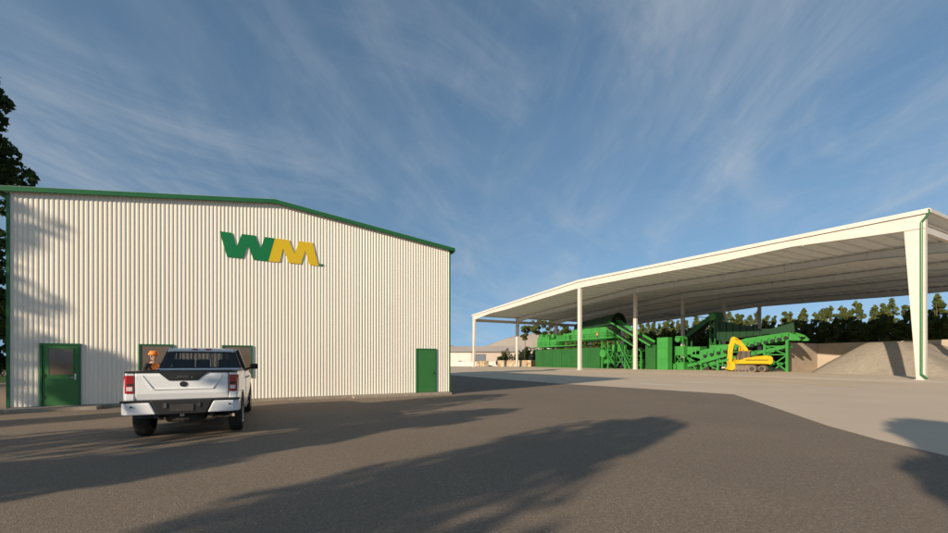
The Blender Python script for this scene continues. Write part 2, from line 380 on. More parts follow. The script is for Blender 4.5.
for x0, x1 in ((BX0 - 0.05, BX0 + 0.03), (BX1 - 0.005, BX1 + 0.06)):
    MB().box(x0, x1, BY - 0.045, BY + 0.10, SLAB, roofz(x0) - 0.04).build('corner_trim', M['green_trim'], bld)
def wallx(px): return onY(px, 361, BY).x
# doors
xa, xb = wallx(40.5), wallx(81.2); zt = onY(60, 343.4, BY).z
def frame(x0, x1, z0, z1, w, m_, parent, bottom=True, y0=BY - 0.06, y1=BY + 0.02, name='frame'):
    f = MB().box(x0, x0 + w, y0, y1, z0, z1).box(x1 - w, x1, y0, y1, z0, z1).box(x0 + w, x1 - w, y0, y1, z1 - w, z1)
    if bottom: f.box(x0 + w, x1 - w, y0, y1, z0, z0 + w)
    return f.build(name, m_, parent)
dr = MB().box(xa + 0.07, xb - 0.05, BY - 0.047, BY - 0.01, SLAB + 0.012, zt - 0.06).build('door', M['green_door'], bld)
dr['label'] = 'green door with a square tinted glass pane'
frame(xa, xb, SLAB, zt, 0.055, M['green_trim'], dr, False, y0=BY - 0.075, name='door_frame')
p0, p1 = onY(49.5, 375, BY), onY(73.8, 349, BY)
MB().box(p0.x, p1.x, BY - 0.053, BY - 0.046, p0.z, p1.z).build('pane', M['winglass'], dr)
frame(p0.x - 0.02, p1.x + 0.02, p0.z - 0.02, p1.z + 0.02, 0.022, M['green_door'], dr, y0=BY - 0.060, y1=BY - 0.046, name='pane_bead')
hx = xb - 0.13
MB().box(hx - 0.025, hx + 0.025, BY - 0.052, BY - 0.046, 0.98, 1.18).cyl((hx, BY - 0.052, 1.06), (hx, BY - 0.11, 1.06), 0.012).cyl((hx + 0.01, BY - 0.105, 1.06), (hx - 0.11, BY - 0.105, 1.06), 0.011).build('handle', M['chrome'], dr)
for zz in (0.4, 1.1, 1.85): MB().cyl((xa + 0.062, BY - 0.078, zz), (xa + 0.062, BY - 0.078, zz + 0.1), 0.012, 8).build('hinge', M['dark'], dr)
xa2, xb2 = wallx(416.2), wallx(435.9); zt2 = onY(426, 348.6, BY).z
dr2 = MB().box(xa2 + 0.05, xb2 - 0.05, BY - 0.047, BY - 0.01, SLAB + 0.012, zt2 - 0.05).build('door', M['green_door'], bld)
dr2['label'] = 'plain solid green door without glass'
frame(xa2, xb2, SLAB, zt2, 0.045, M['green_trim'], dr2, False, name='door_frame')
hx = xb2 - 0.12
MB().box(hx - 0.025, hx + 0.025, BY - 0.052, BY - 0.046, 0.98, 1.18).cyl((hx, BY - 0.052, 1.06), (hx, BY - 0.11, 1.06), 0.012).cyl((hx + 0.01, BY - 0.105, 1.06), (hx - 0.11, BY - 0.105, 1.06), 0.011).build('handle', M['green_trim'], dr2)
# windows
for pa, pb, pt in ((138.8, 173.4, 344.3), (222.2, 252.2, 345.4)):
    x0, x1 = wallx(pa), wallx(pb); z1 = onY((pa + pb) / 2, pt, BY).z; z0 = 0.96
    w = frame(x0, x1, z0, z1, 0.05, M['green_trim'], bld, name='window')
    MB().box(x0 + 0.05, x1 - 0.05, BY - 0.035, BY - 0.02, z0 + 0.05, z1 - 0.05).build('pane', M['winglass'], w)
# logo letters, 60 mm deep
def trace(pts): return [(lambda q: (q.x, q.z))(onY(200 + x / 6.771, 220 + y / 6.771, BY - 0.03)) for x, y in pts]
lw = [(133,76),(215,87),(247,185),(283,95),(375,106),(410,200),(437,115),(506,124),(460,279),(362,268),(325,170),(290,260),(183,249)]
lm = [(508,124),(603,136),(640,230),(670,143),(763,155),(803,312),(742,303),(713,208),(683,298),(602,290),(563,192),(540,286),(463,280)]
sg = thing('logo_sign', (onY(270, 250, BY - 0.1).x, BY - 0.1, 5.0), 'green and yellow letter logo mounted high on the cream wall', 'sign')
MB().prism(trace(lw), 'y', BY - 0.040, BY - 0.0155).build('letter', M['logo_green'], sg)['label'] = 'green letter W'
MB().prism(trace(lm), 'y', BY - 0.040, BY - 0.0155).build('letter', M['logo_yellow'], sg)['label'] = 'yellow letter M'
m = MB(); q = trace([(808, 312), (833, 298)]); x0, z0 = q[0]; x1, z1 = q[1]; w = (x1 - x0); t = w * 0.11; h = z1 - z0
def B(a, b, c, d_): m.box(x0 + a * w, x0 + b * w, BY - 0.035, BY - 0.0155, z0 + c * h, z0 + d_ * h)
B(0, .42, .82, 1); B(.14, .28, 0, .82); B(.5, .62, 0, 1); B(.88, 1, 0, 1)
m.prism([(x0 + .62 * w, z1), (x0 + .75 * w, z0 + .45 * h), (x0 + .88 * w, z1), (x0 + .88 * w, z1 - .3 * h), (x0 + .75 * w, z0 + .2 * h), (x0 + .62 * w, z1 - .3 * h)], 'y', BY - 0.035, BY - 0.0155)
m.build('trademark', M['logo_green'], sg)
# stoops
def stoop(pa, pb, dep, label):
    x0, x1 = wallx(pa), wallx(pb)
    return tag(MB().box(x0, x1, BY - dep, BY - 0.05, 0, 0.115).build('door_step', M['foundation'], bevel=0.012), label, 'step')
stoop(15, 104, 0.62, 'low concrete step in front of the glazed green door')
stoop(352, 448.5, 0.45, 'low concrete step in front of the plain green door')

# ================================================================== CANOPY
can = thing('open_canopy', (U0 + 2 * BAY, V1, 0), 'huge open sided cream steel canopy with a shallow gable roof over the machines', 'canopy')
ZE, ZR = 13.65, 15.35
def rz(y): return ZE + (ZR - ZE) * (1 - abs(y - V1) / (V1 - V0))
def depth(y):
    s_ = min(y - V0, V2 - y)
    pts = [(0, 1.42), (1.2, 1.40), (9, 0.98), (17, 1.22), (30, 1.22), (40.5, 1.32)]
    for (a, da), (b, db) in zip(pts, pts[1:]):
        if s_ <= b: return da + (db - da) * max(0, (s_ - a)) / (b - a)
    return 1.32
ys = [V0 - 0.15] + [V0 + (V2 - V0) * i / 80 for i in range(1, 80)] + [V2 + 0.15]
def rafter_mesh(x, front):
    m = MB()
    top = [(y, rz(y) - 0.24) for y in ys]; bot = [(y, rz(y) - depth(y)) for y in ys]
    m.prism(top + bot[::-1], 'x', x - 0.03 if not front else x - 0.17, x + 0.03 if not front else x - 0.13)
    for a, b in zip(ys, ys[1:]):      # flanges
        for zf in (lambda y: rz(y) - 0.26, lambda y: rz(y) - depth(y) - 0.02):
            m.add([(x - 0.18, a, zf(a)), (x + 0.18, a, zf(a)), (x + 0.18, b, zf(b)), (x - 0.18, b, zf(b)), (x - 0.18, a, zf(a) + 0.04), (x + 0.18, a, zf(a) + 0.04), (x + 0.18, b, zf(b) + 0.04), (x - 0.18, b, zf(b) + 0.04)],
                  [(0,3,2,1),(4,5,6,7),(0,1,5,4),(3,7,6,2)])
    for k in range(1, 10):            # splice plates and stiffeners
        y = V0 + (V2 - V0) * k / 10 + (0.0 if k != 5 else 0.4)
        m.box(x - (0.195 if front else 0.13), x + 0.13, y - 0.04, y + 0.04, rz(y) - depth(y) - 0.06, rz(y) - 0.24)
    return m
for i in range(5):
    rf = rafter_mesh(U0 + i * BAY, i == 0).build('rafter', M['steel_cream'] if i == 0 else M['rafter_grey'], can, fix=False)
# roof deck with real ribs along y
def deck_piece(y0, y1):
    m = MB(); per = 0.45; x = U0 - 0.25; xe = U0 + 4 * BAY + 0.3; prof = []
    while x < xe:
        for fr, dp in ((0, 0), (0.55, 0), (0.65, 0.05), (0.9, 0.05)): prof.append((x + fr * per, dp))
        x += per
    vs = []; n = len(prof)
    for yy in (y0, y1):
        for zo in (0.0, -0.02):
            for px, dp in prof: vs.append((px, yy, rz(yy) + dp + zo - 0.03))
    fs = []
    for i in range(n - 1):
        fs += [(i, i + 1, 2 * n + i + 1, 2 * n + i), (n + i, 3 * n + i, 3 * n + i + 1, n + i + 1)]
    return m.add(vs, fs)
deck_piece(V0 - 0.35, V1).build('roof_panel', M['deck'], can, fix=False)
deck_piece(V1, V2 + 0.35).build('roof_panel', M['deck'], can, fix=False)
k = 0; y = V0 + 0.9
while y < V2 - 0.3:
    MB().box(U0 - 0.12, U0 + 4 * BAY + 0.25, y - 0.02, y + 0.02, rz(y) - 0.22, rz(y) - 0.055).box(U0 - 0.12, U0 + 4 * BAY + 0.25, y + 0.02, y + 0.09, rz(y) - 0.22, rz(y) - 0.205).build('purlin', M['purlin'], can)
    y += 1.62
# rake trim on front and back gable edges
for xf in (U0 - 0.34, U0 + 4 * BAY + 0.31):
    yy = (V0 - .45, V1, V2 + .45)
    MB().prism([(y, rz(y) - .30) for y in yy] + [(y, rz(y) + .06) for y in yy[::-1]], 'x', xf, xf + .08).build('rake_trim', M['steel_cream'], can)
for y0, y1 in ((V0 - 0.52, V0 - 0.36), (V2 + 0.36, V2 + 0.52)):
    MB().box(U0 - 0.34, U0 + 4 * BAY + 0.4, y0, y1, ZE - 0.32, ZE - 0.04).build('gutter', M['steel_cream'], can)
for yy in (V0, V2):
    MB().box(U0 + 0.2, U0 + 4 * BAY - 0.2, yy - 0.03, yy + 0.03, ZE - 1.75, ZE - 1.1).box(U0 + 0.2, U0 + 4 * BAY - 0.2, yy - 0.14, yy + 0.14, ZE - 1.78, ZE - 1.75).box(U0 + 0.2, U0 + 4 * BAY - 0.2, yy - 0.14, yy + 0.14, ZE - 1.1, ZE - 1.07).build('eave_beam', M['steel_cream'], can)
for i in range(5):
    x = U0 + i * BAY
    for yy, sg_ in ((V0, 1), (V2, -1)):      # tapered knee columns
        zt = rz(yy) - 0.3; out_ = yy - sg_ * 0.15
        m = MB().prism([(out_, 0.1), (out_ + sg_ * 0.45, 0.1), (out_ + sg_ * 1.15, zt - 1.1), (out_ + sg_ * 1.15, zt), (out_, zt)], 'x', x - 0.13, x - 0.17 + 0.30)
        m.box(x - 0.2, x + 0.2, min(out_, out_ - sg_ * 0.03), max(out_, out_ - sg_ * 0.03), 0.1, zt)
        a, b = (out_ + sg_ * 0.45, 0.1), (out_ + sg_ * 1.15, zt - 1.1)
        m.prism([a, (a[0] + sg_ * 0.04, a[1]), (b[0] + sg_ * 0.04, b[1]), b], 'x', x - 0.2, x + 0.2)
        m.box(x - 0.3, x + 0.3, min(out_ - sg_ * 0.1, out_ + sg_ * 0.6), max(out_ - sg_ * 0.1, out_ + sg_ * 0.6), 0.1, 0.135)
        m.build('column', M['steel_cream'], can)
    m = MB().box(x - 0.2, x + 0.2, V1 - 0.31, V1 - 0.28, 0.1, ZR - 1.32).box(x - 0.2, x + 0.2, V1 + 0.28, V1 + 0.31, 0.1, ZR - 1.32).box(x - 0.15, x + 0.15, V1 - 0.28, V1 + 0.28, 0.1, ZR - 1.32)
    m.box(x - 0.32, x + 0.32, V1 - 0.42, V1 + 0.42, 0.1, 0.135)
    m.build('column', M['steel_cream'], can)
# green downspout on the nearest column
yd = V0 + 0.02; xd = U0 - 0.30
MB().path([(U0 - 0.30, V0 - 0.44, ZE - 0.15), (U0 - 0.32, V0 - 0.42, ZE - 0.35), (xd, yd, ZE - 0.95), (xd, yd, 0.55), (xd - 0.1, yd - 0.35, 0.2)], 0.075, 10).ball((xd, yd, ZE - 0.95), .078, .078, .078).ball((xd, yd, 0.55), .078, .078, .078).build('downspout', M['green_trim'], can, smooth=False)

# ================================================================== BUNKER WALLS, HEAP
WH = 4.38; BU = 77.2; BV = 32.8
bw = MB()
bw.box(BU, BU + 0.6, -14, BV + 0.6, 0.1, WH)
bw.box(69.2, BU - 0.002, BV, BV + 0.6, 0.1, WH)
tag(bw.build('push_wall', M['push'], bevel=0.03), 'tan concrete push wall bunker around the heap of crushed material', 'wall')
hp = MB(); NU, NV = 70, 110; ua, ub, va, vb = 55.5, BU - 0.01, -6.0, BV - 0.3
def hh(u, v):
    w = 0.5 * mnoise.noise(Vector((u * .22, v * .22, 5)))
    f = 0.72 * (u - (60.4 - (26 - v) * .30) + w)
    l = 0.78 * (26.6 + (u - 60) * .32 - v + w); r_ = 0.68 * (v - 13.6 + w)
    n = mnoise.noise(Vector((u * .35, v * .35, 0))) * 0.10 + mnoise.noise(Vector((u * 1.3, v * 1.3, 3))) * 0.04
    k_ = 0.22; vals = [f, l, r_, WH - 0.30]; mn = min(vals)
    z = -k_ * math.log(sum(math.exp(-(x - mn) / k_) for x in vals)) + mn
    return max(z + n * min(1, max(0, z)), -0.2)
vs = []; fs = []
for i in range(NU + 1):
    for j in range(NV + 1):
        u = ua + (ub - ua) * i / NU; v = va + (vb - va) * j / NV
        vs.append((u, v, 0.1 + hh(u, v)))
for i in range(NU):
    for j in range(NV):
        a = i * (NV + 1) + j; fs.append((a, a + NV + 1, a + NV + 2, a + 1))
tag(hp.add(vs, fs).build('material_heap', M['heap'], smooth=True), 'grey brown heap of crushed material leaning on the concrete wall', 'heap')

# ================================================================== TREES
def leaves(m, clumps, n, size, rng, flat=0.6):
    tot = sum(c[3] * c[4] for c in clumps)
    for (x, y, z, r, rr) in clumps:
        k = max(3, int(n * r * rr / tot))
        for _ in range(k):
            while True:
                a = Vector((rng.uniform(-1, 1), rng.uniform(-1, 1), rng.uniform(-1, 1)))
                if a.length < 1: break
            a = a.normalized() * (a.length ** 0.45)
            p = Vector((x, y, z)) + Vector((a.x * r, a.y * r, a.z * rr))
            t = Vector((rng.gauss(0, 1), rng.gauss(0, 1), rng.gauss(0, 1))).normalized()
            b = t.cross(Vector((rng.gauss(0, 1), rng.gauss(0, 1), rng.gauss(0, 1)))).normalized()
            s_ = size * rng.uniform(0.55, 1.3)
            m.add([p - t * s_, p + b * s_ * flat, p + t * s_, p - b * s_ * flat], [(0, 1, 2, 3)])
def trunk_mesh(h, r, limbs, rng, lean=0.0):
    m = MB(); p = Vector((0, 0, 0)); seg = 6; pts = []
    for i in range(seg + 1):
        pts.append((Vector((lean * i / seg + rng.uniform(-1, 1) * .01 * h * (i > 0), rng.uniform(-1, 1) * .01 * h * (i > 0), h * i / seg)), r * (1 - 0.8 * i / seg)))
    for (a, ra), (b, rb) in zip(pts, pts[1:]): m.cyl(a, b, ra, 8, rb, caps=False)
    for q in limbs:
        z0 = max(0.15 * h, q[2] - math.hypot(q[0], q[1]) * 0.6); z0 = min(z0, h * 0.95); f = z0 / h
        a = Vector((lean * f, 0, z0)); m.cyl(a, Vector(q), r * 0.32 * (1.1 - f), 5, 0.02, caps=False)
    return m
def make_tree(name, label, cat, kind, H, rad, seed, leafmat, barkmat, n=2600, size=0.22, group=None, base=0.2):
    rng = random.Random(seed); clumps = []
    if kind == 'conifer':
        lv = 15
        for i in range(lv):
            f = i / (lv - 1); z = H * (base + (1 - base) * f * 0.97); w = rad * (1 - f) ** 0.75 + 0.25
            w *= rng.uniform(0.75, 1.2)
            for k in range(max(1, int(6 * (1 - f) + 1.5))):
                g = rng.uniform(0, 2 * math.pi); d_ = w * rng.uniform(0.25, 0.85)
                clumps.append((d_ * math.cos(g), d_ * math.sin(g), z + rng.uniform(-.3, .3), 0.25 * rad * (1.25 - f) + 0.2, 0.30 + 0.25 * (1 - f)))
    elif kind == 'column':
        for i in range(44):
            f = rng.uniform(0, 1) ** .85; z = H * (base + (1 - base) * f * 0.96); w = rad * (math.sin(math.pi * min(1, 0.15 + f * 0.82)) ** 0.6)
            g = rng.uniform(0, 2 * math.pi); d_ = w * rng.uniform(0.1, 0.8)
            clumps.append((d_ * math.cos(g), d_ * math.sin(g), z, rad * rng.uniform(.28, .5), rad * rng.uniform(.3, .55)))
    elif kind == 'round':
        for i in range(46):
            while True:
                a = Vector((rng.uniform(-1, 1), rng.uniform(-1, 1), rng.uniform(-1, 1)))
                if 0.35 < a.length < 1: break
            zc = H * (1 + base) / 2; hz = H * (1 - base) / 2
            clumps.append((a.x * rad * .85, a.y * rad * .85, zc + a.z * hz * .88, rad * rng.uniform(.16, .30), rad * rng.uniform(.13, .25)))
    elif kind == 'bushy':
        for i in range(120):
            f = rng.uniform(0, 1); z = H * (base + (1 - base) * f * 0.96); w = rad * (1 - max(0, f - .45) / .56) ** .6
            g = rng.uniform(0, 2 * math.pi); d_ = w * math.sqrt(rng.uniform(.15, 1)) * .9
            clumps.append((d_ * math.cos(g), d_ * math.sin(g), z, rad * rng.uniform(.17, .27), rad * rng.uniform(.13, .2)))
    elif kind == 'pine':
        lv = 19; ph = rng.uniform(0, 6)
        for i in range(lv):
            f = i / (lv - 1); z = H * (base + (1 - base) * f * 0.95)
            w = rad * (1 - f ** 2.0 * .90) * rng.uniform(.75, 1.12)
            for k in range(max(2, int(9 * (1 - f * .72)))):
                g = rng.uniform(0, 2 * math.pi); d_ = w * rng.uniform(0.15, 1.0)
                clumps.append((d_ * math.cos(g), d_ * math.sin(g), z + rng.uniform(-.4, .4), rad * rng.uniform(.14, .30) * (1 - f * .5), rng.uniform(.35, .7) - .15 * f))
    elif kind == 'tuft':
        for i in range(13):
            g = rng.uniform(0, 2 * math.pi); d_ = rad * rng.uniform(0.0, 0.9)
            clumps.append((d_ * math.cos(g), d_ * math.sin(g), H * rng.uniform(base, 0.97), rad * rng.uniform(.22, .42), rad * rng.uniform(.16, .30)))
    t = thing(name, (0, 0, 0), label, cat, group)
    lm_ = rng.sample(clumps, min(len(clumps), 16 if kind != 'shrub' else 5)) if clumps else []
    trunk_mesh(H * 0.93, max(0.08, H * 0.017), [c[:3] for c in lm_], rng).build('trunk', barkmat, t)
    m = MB(); leaves(m, clumps, n, size, rng); m.build('crown', leafmat, t, fix=False)
    return t
def make_shrub(name, label, cat, H, rad, seed, leafmat, n=700, size=0.14, group=None):
    rng = random.Random(seed); t = thing(name, (0, 0, 0), label, cat, group); clumps = []
    for i in range(14):
        g = rng.uniform(0, 2 * math.pi); d_ = rad * rng.uniform(0, .75); clumps.append((d_ * math.cos(g), d_ * math.sin(g), H * rng.uniform(.2, .82), rad * .33, H * .2))
    m = MB()
    for c in clumps[:7]: m.cyl((0, 0, 0), c[:3], .04, 5, .012)
    m.build('stem', M['bark'], t); m = MB(); leaves(m, clumps, n, size, rng); m.build('foliage', leafmat, t, fix=False)
    return t
first_used = {}; rng = random.Random(9)
def place(proto, x, y, rot=0, sc=1.0, label=None, z=0):
    if proto.name in first_used: o = copy_tree(proto)
    else: o = proto; first_used[proto.name] = 1
    o.location = (x, y, z); o.rotation_euler = (0, 0, rot); o.scale = (sc, sc, sc)
    if label: o['label'] = label
    return o
# --- the trees behind the camera whose shadows lie on the lot
def shade_tree(n, tip, H, rad, seed, label, kind='column', base=0.25, cnt=5200, size=0.16):
    t = make_tree('tree', label, 'tree', kind, H, rad, seed, M['leaf_dark'], M['bark'], cnt, size, base=base)
    x, y = sh(tip - H / math.tan(R(SUN_EL)), n); t.location = (x, y, 0); return t
shade_tree(-3.7, 11.4, 9.5, 2.0, 11, 'tall slim tree nearest to the right behind the lot')
shade_tree(-8.2, 13.0, 9, 1.7, 12, 'second slim tree in the row behind the lot')
shade_tree(-11.7, 14.5, 10, 1.9, 13, 'third slim tree in the row behind the lot')
shade_tree(-15.8, 8.0, 10, 1.6, 14, 'fourth slim tree in the row behind the lot')
shade_tree(-20.2, 26.0, 16, 1.35, 15, 'tallest slim tree at the left end of the row behind the lot', base=0.5)
shade_tree(1.9, 17.0, 9.5, 1.15, 16, 'small slim tree at the right end of the row behind the lot', base=0.62)
shade_tree(-18.6, 8.5, 10, 0.7, 17, 'short thin tree beside the tallest one behind the lot', base=0.3, cnt=2500)
# --- tree rising behind the left end of the building
t = make_tree('tree', 'tall dark green tree rising behind the left corner of the building', 'tree', 'bushy', 21.8, 3.9, 21, M['leaf_dark'], M['bark'], 30000, 0.19, base=0.14)
p = atZ(-60, 361, 22.5); t.location = (p.x, p.y, 0)
# shrubs left of the building by the lawn
pr = make_tree('shade_tree', 'dark bushy tree on the lawn left of the building', 'tree', 'round', 7.5, 3.0, 22, M['leaf_dark'], M['bark'], 7000, 0.2, base=0.08)
p = atZ(-14, 361, 38); pr.location = (p.x, p.y, 0)
pr2 = make_shrub('bush', 'olive green bush on the lawn left of the building', 'bush', 2.4, 2.2, 23, M['leaf_row2'], 1800, 0.13)
p = atZ(1, 361, 40); pr2.location = (p.x, p.y, 0.1)
# --- the long row behind the canopy
protos = [make_tree('row_tree', 'x', 'tree', 'pine', 13.5, 3.1, 30 + i, M['leaf_row'], M['bark'], 12000, 0.21, group='trees in the long row behind the canopy', base=0.08) for i in range(6)]
rng = random.Random(5); cnt = 0
def rowlab(base, x, y):
    X_, Z_ = x * cs - y * sn, x * sn + y * cs; p = CX + F * X_ / Z_
    for lim, w in ((630, 'far left, behind the drum screening plant'), (690, 'behind the cabinets'), (760, 'behind the yellow excavator'), (820, 'behind the lattice legs'), (905, 'above the concrete wall and heap'), (9999, 'right of the nearest canopy column')):
        if p < lim: return base + ', ' + w
rows = [(108.5, 5, 125, 2.4, 0.74, 0.92), (112.0, 3, 150, 2.2, 0.86, 1.10), (117.0, 0, 150, 3.2, 0.95, 1.10)]
for rx, y0, y1, st, s0, s1 in rows:
    y = y0
    while y < y1:
        y += st * rng.uniform(.8, 1.2)
        place(protos[rng.randrange(6)], rx + rng.uniform(-1.6, 1.6), y, rng.uniform(0, 6.28), rng.uniform(s0, s1) * (1.0 if y < 60 else 1.06),
              rowlab('olive green tree in the long row', rx, y)); cnt += 1
sp = make_shrub('hedge_bush', 'dark bush', 'bush', 5.0, 2.6, 41, M['leaf_row2'], 1500, 0.24, group='dark bushes under the tree row behind the canopy')
y = 2
while y < 122:
    y += rng.uniform(2.4, 3.6)
    place(sp, 105.3 + rng.uniform(-.5, .8), y, rng.uniform(0, 6.28), rng.uniform(.85, 1.25), rowlab('dense dark green bush under the long tree row', 105.5, y))
# --- tall tufted trees beyond the left end of the canopy
for i, (px, top, k_, s_) in enumerate(((525, 319, 128, 2.6), (539.5, 318, 133, 2.4), (551, 319, 131, 2.3), (566, 321, 131, 2.3))):
    H = CH + (HY - top) / F * k_
    t = make_tree('tufted_tree', ['tall bare trunked tree with a tufted crown, nearest the canopy end column', 'second tufted tree from the left, beyond the green machines', 'third tufted tree from the left, beyond the green machines', 'rightmost tufted tree, beyond the green machines'][i],
                  'tree', 'tuft', H, s_, 50 + i, M['leaf_row'], M['barkpale'], 1900, 0.26, group='tall tufted trees beyond the canopy', base=0.66)
    p = atZ(px, 361, k_); t.location = (p.x, p.y, 0)
bp = [(500, 120, 1.6, 3.9), (506, 122, 2.2, 5.4), (518, 124, 2.0, 5.0), (528, 124, 2.2, 6.2), (536, 126, 2.2, 6.0), (545, 128, 2.4, 6.6), (556, 130, 2.4, 7)]
for i, (px, k_, r_, h_) in enumerate(bp):
    t = make_shrub('large_bush', ['smallest dark bush at the left end behind the stone planter', 'rounded dark bush behind the stone planter, left of the end column', 'dark bush behind the stone planter, just right of the end column', 'dark bush at the foot of the leftmost tufted tree', 'dark bush between the two leftmost tufted trees', 'dark bush behind the left end of the green panels', 'tallest dark bush behind the green panels'][i], 'bush', h_, r_, 60 + i, M['leaf_row2'], 1300, 0.22, group='dark bushes behind the stone planter')
    p = atZ(px, 361, k_); t.location = (p.x, p.y, 0)

# ================================================================== FAR LEFT BACKGROUND
def quad_wall(a, b, z0, z1, th):      # a wall between two ground points, thickness away from the camera
    t = (b - a); t.z = 0; n = Vector((-t.y, t.x, 0)).normalized()
    if n.dot(a) < 0: n = -n
    pts = [a, b, b + n * th, a + n * th]
    return MB().prism([(p.x, p.y) for p in pts], 'z', z0, z1)
a, b = atZ(497.5, 361, 116), atZ(531, 361, 110)
tag(quad_wall(a, b, 0, 1.85, 3.0).build('stone_planter', M['stone'], bevel=0.08), 'tan stone block planter wall beyond the left end of the canopy', 'planter')
a, b = atZ(476, 361, 121), atZ(484, 361, 116)
tag(quad_wall(a, b, 0, 1.7, 1.5).build('stone_block', M['stone'], bevel=0.1), 'dark short stone wall beside the leftmost canopy column', 'wall')
a, b = atZ(430, 361, 128), atZ(498, 361, 124)
tag(quad_wall(a, b, 0, 1.45, 0.3).build('low_wall', M['wallwhite']), 'long pale low wall in front of the distant white warehouse', 'wall')
# distant warehouse
wh = thing('distant_warehouse', Vector((atZ(462, 361, 175).x, atZ(462, 361, 175).y, 0)), 'distant white warehouse with a broad tan roof beyond the yard', 'warehouse')
def local_frame(px0, px1, k0, k1):
    return atZ(px0, 361, k0), atZ(px1, 361, k1)
a, b = local_frame(425, 471, 176, 174)
quad_wall(a, b, 0, 5.6, 30).build('wall', M['wallwhite'], wh)
t_ = (b - a).normalized(); n_ = Vector((-t_.y, t_.x, 0)); n_ = n_ if n_.dot(a) > 0 else -n_
A = a - t_ * 1 - n_ * 1; B_ = b + t_ * 22 - n_ * 1
def rp(p, dn, z): q = p + n_ * dn; return (q.x, q.y, z)
MB().add([rp(A, 0, 5.6), rp(B_, 0, 5.6), rp(B_, 16, 8.6), rp(A, 16, 8.6), rp(A, 33, 5.6), rp(B_, 33, 5.6)], [(0,1,2,3),(3,2,5,4),(0,3,4),(1,5,2),(0,4,5,1)]).build('roof', M['tanroof'], wh)
a2, b2 = atZ(474.5, 361, 175), atZ(486, 361, 174.6)
quad_wall(b + t_ * .05, b + t_ * 21, 0, 5.6, 25).build('wall', M['tanroof'], wh)
quad_wall(b + t_ * 1.2 - n_ * .3, b + t_ * 6.2 - n_ * .3, 0, 4.7, .25).build('roller_door', M['slate'], wh)
# second long roof and hill
a3, b3 = atZ(478, 361, 192), atZ(600, 361, 175)
w2 = thing('far_building', (a3.x, a3.y, 0), 'far tan building with a pale roof edge right of the white warehouse', 'building')
t3 = (b3 - a3).normalized(); n3 = Vector((-t3.y, t3.x, 0)); n3 = n3 if n3.dot(a3) > 0 else -n3
def r3(p, dn, z): q = p + n3 * dn; return (q.x, q.y, z)
A3 = a3 - t3; B3 = b3 + t3
MB().add([r3(a3, 0, 0), r3(b3, 0, 0), r3(b3, 20, 0), r3(a3, 20, 0), r3(a3, 0, 4.9), r3(b3, 0, 8.5), r3(b3, 20, 8.8), r3(a3, 20, 5.1)], [(0,1,5,4),(4,5,6,7),(3,7,6,2),(0,4,7,3),(1,2,6,5),(0,3,2,1)]).build('wall', M['tanroof'], w2)
MB().add([r3(A3, -1, 4.9), r3(B3, -1, 8.6), r3(B3, 22, 8.9), r3(A3, 22, 5.2), r3(A3, -1, 5.5), r3(B3, -1, 9.2), r3(B3, 22, 9.5), r3(A3, 22, 5.8)], [(0,1,5,4),(4,5,6,7),(3,7,6,2),(0,4,7,3),(1,2,6,5),(0,3,2,1)]).build('roof', M['wallwhite'], w2)
# hills
def hill(px0, px1, k_, zf, seedv):
    n = 60; vs = []; fs = []
    for i in range(n + 1):
        px = px0 + (px1 - px0) * i / n; z = zf(px)
        for j, (dk, zz) in enumerate(((-60, 0), (-30, .45), (0, .93), (25, 1.0), (90, 0))):
            p = atZ(px, 361, k_ + dk); wob = 1 + .06 * mnoise.noise(Vector((i * .4, j * .7, seedv)))
            vs.append((p.x, p.y, z * zz * wob - (0.2 if zz == 0 else 0)))
    for i in range(n):
        for j in range(4): a = i * 5 + j; fs.append((a, a + 5, a + 6, a + 1))
    return structure(MB().add(vs, fs).build('hills', M['hill'], smooth=True))
def zf1(px):
    t = max(0, min(1, (px - 430) / 110)); t = t * t * (3 - 2 * t)
    return 6 + (361.2 - 337.5) / F * 320 * t + 1 * math.sin(px * .05) - max(0, px - 620) * 0.03
hill(415, 900, 320, zf1, 2)
hill(250, 520, 520, lambda px: CH + 14 + 9 * math.exp(-((px - 440) / 24) ** 2), 5)
# small shrubs against the warehouse and low wall
ss = make_shrub('small_bush', 'x', 'bush', 1.9, 1.4, 71, M['leaf_row2'], 420, 0.16, group='small bushes before the distant warehouse')
for px, k_, sc, lb in ((457, 140, .9, 'small round bush before the white warehouse wall, left of the pair'), (461.5, 141, 1.0, 'small round bush before the white warehouse wall, right of the pair'), (451, 138, .8, 'small bush at the right edge of the metal building, before the warehouse'), (479, 132, 1.0, 'small bush just right of the leftmost canopy column'), (487, 135, .9, 'small bush below the far tan building')):
    p = atZ(px, 361, k_); place(ss, p.x, p.y, rng.uniform(0, 6), sc, lb)

# ================================================================== MACHINE 1: DRUM SCREENING PLANT
MXF = 60.7
def X(px, py, x=MXF): q = onX(px, py, x); return q
def pz(px, py, x=MXF): q = onX(px, py, x); return (q.y, q.z)
pl = thing('drum_screening_plant', (MXF + 2, X(580, 361).y, 0.1), 'large green drum screening plant with a dark rounded drum cover and panelled base', 'machine')
FZ = 0.1
edges = [535.3 + (599.6 - 535.3) * i / 7 for i in range(8)]
edges = [535.3, 543.5, 552, 561.5, 571, 578.5, 590.5, 599.8]
for i, (e0, e1) in enumerate(zip(edges, edges[1:])):
    y1, zt = pz(e0, 348.9 if i < 5 else 347.6); y0, _ = pz(e1, 348.9)
    m = MB().box(MXF, MXF + 0.14, y0 + 0.05, y1 - 0.05, FZ, 4.45)
    for k_ in range(1, 5): yy = y0 + (y1 - y0) * k_ / 5; m.box(MXF - 0.03, MXF, yy - 0.04, yy + 0.04, FZ + 0.1, 4.1)
    m.box(MXF - 0.07, MXF + 0.02, y0 - 0.04, y0 + 0.05, FZ, 4.45)
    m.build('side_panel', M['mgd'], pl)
ya, yb = pz(600, 361)[0], pz(535, 361)[0]
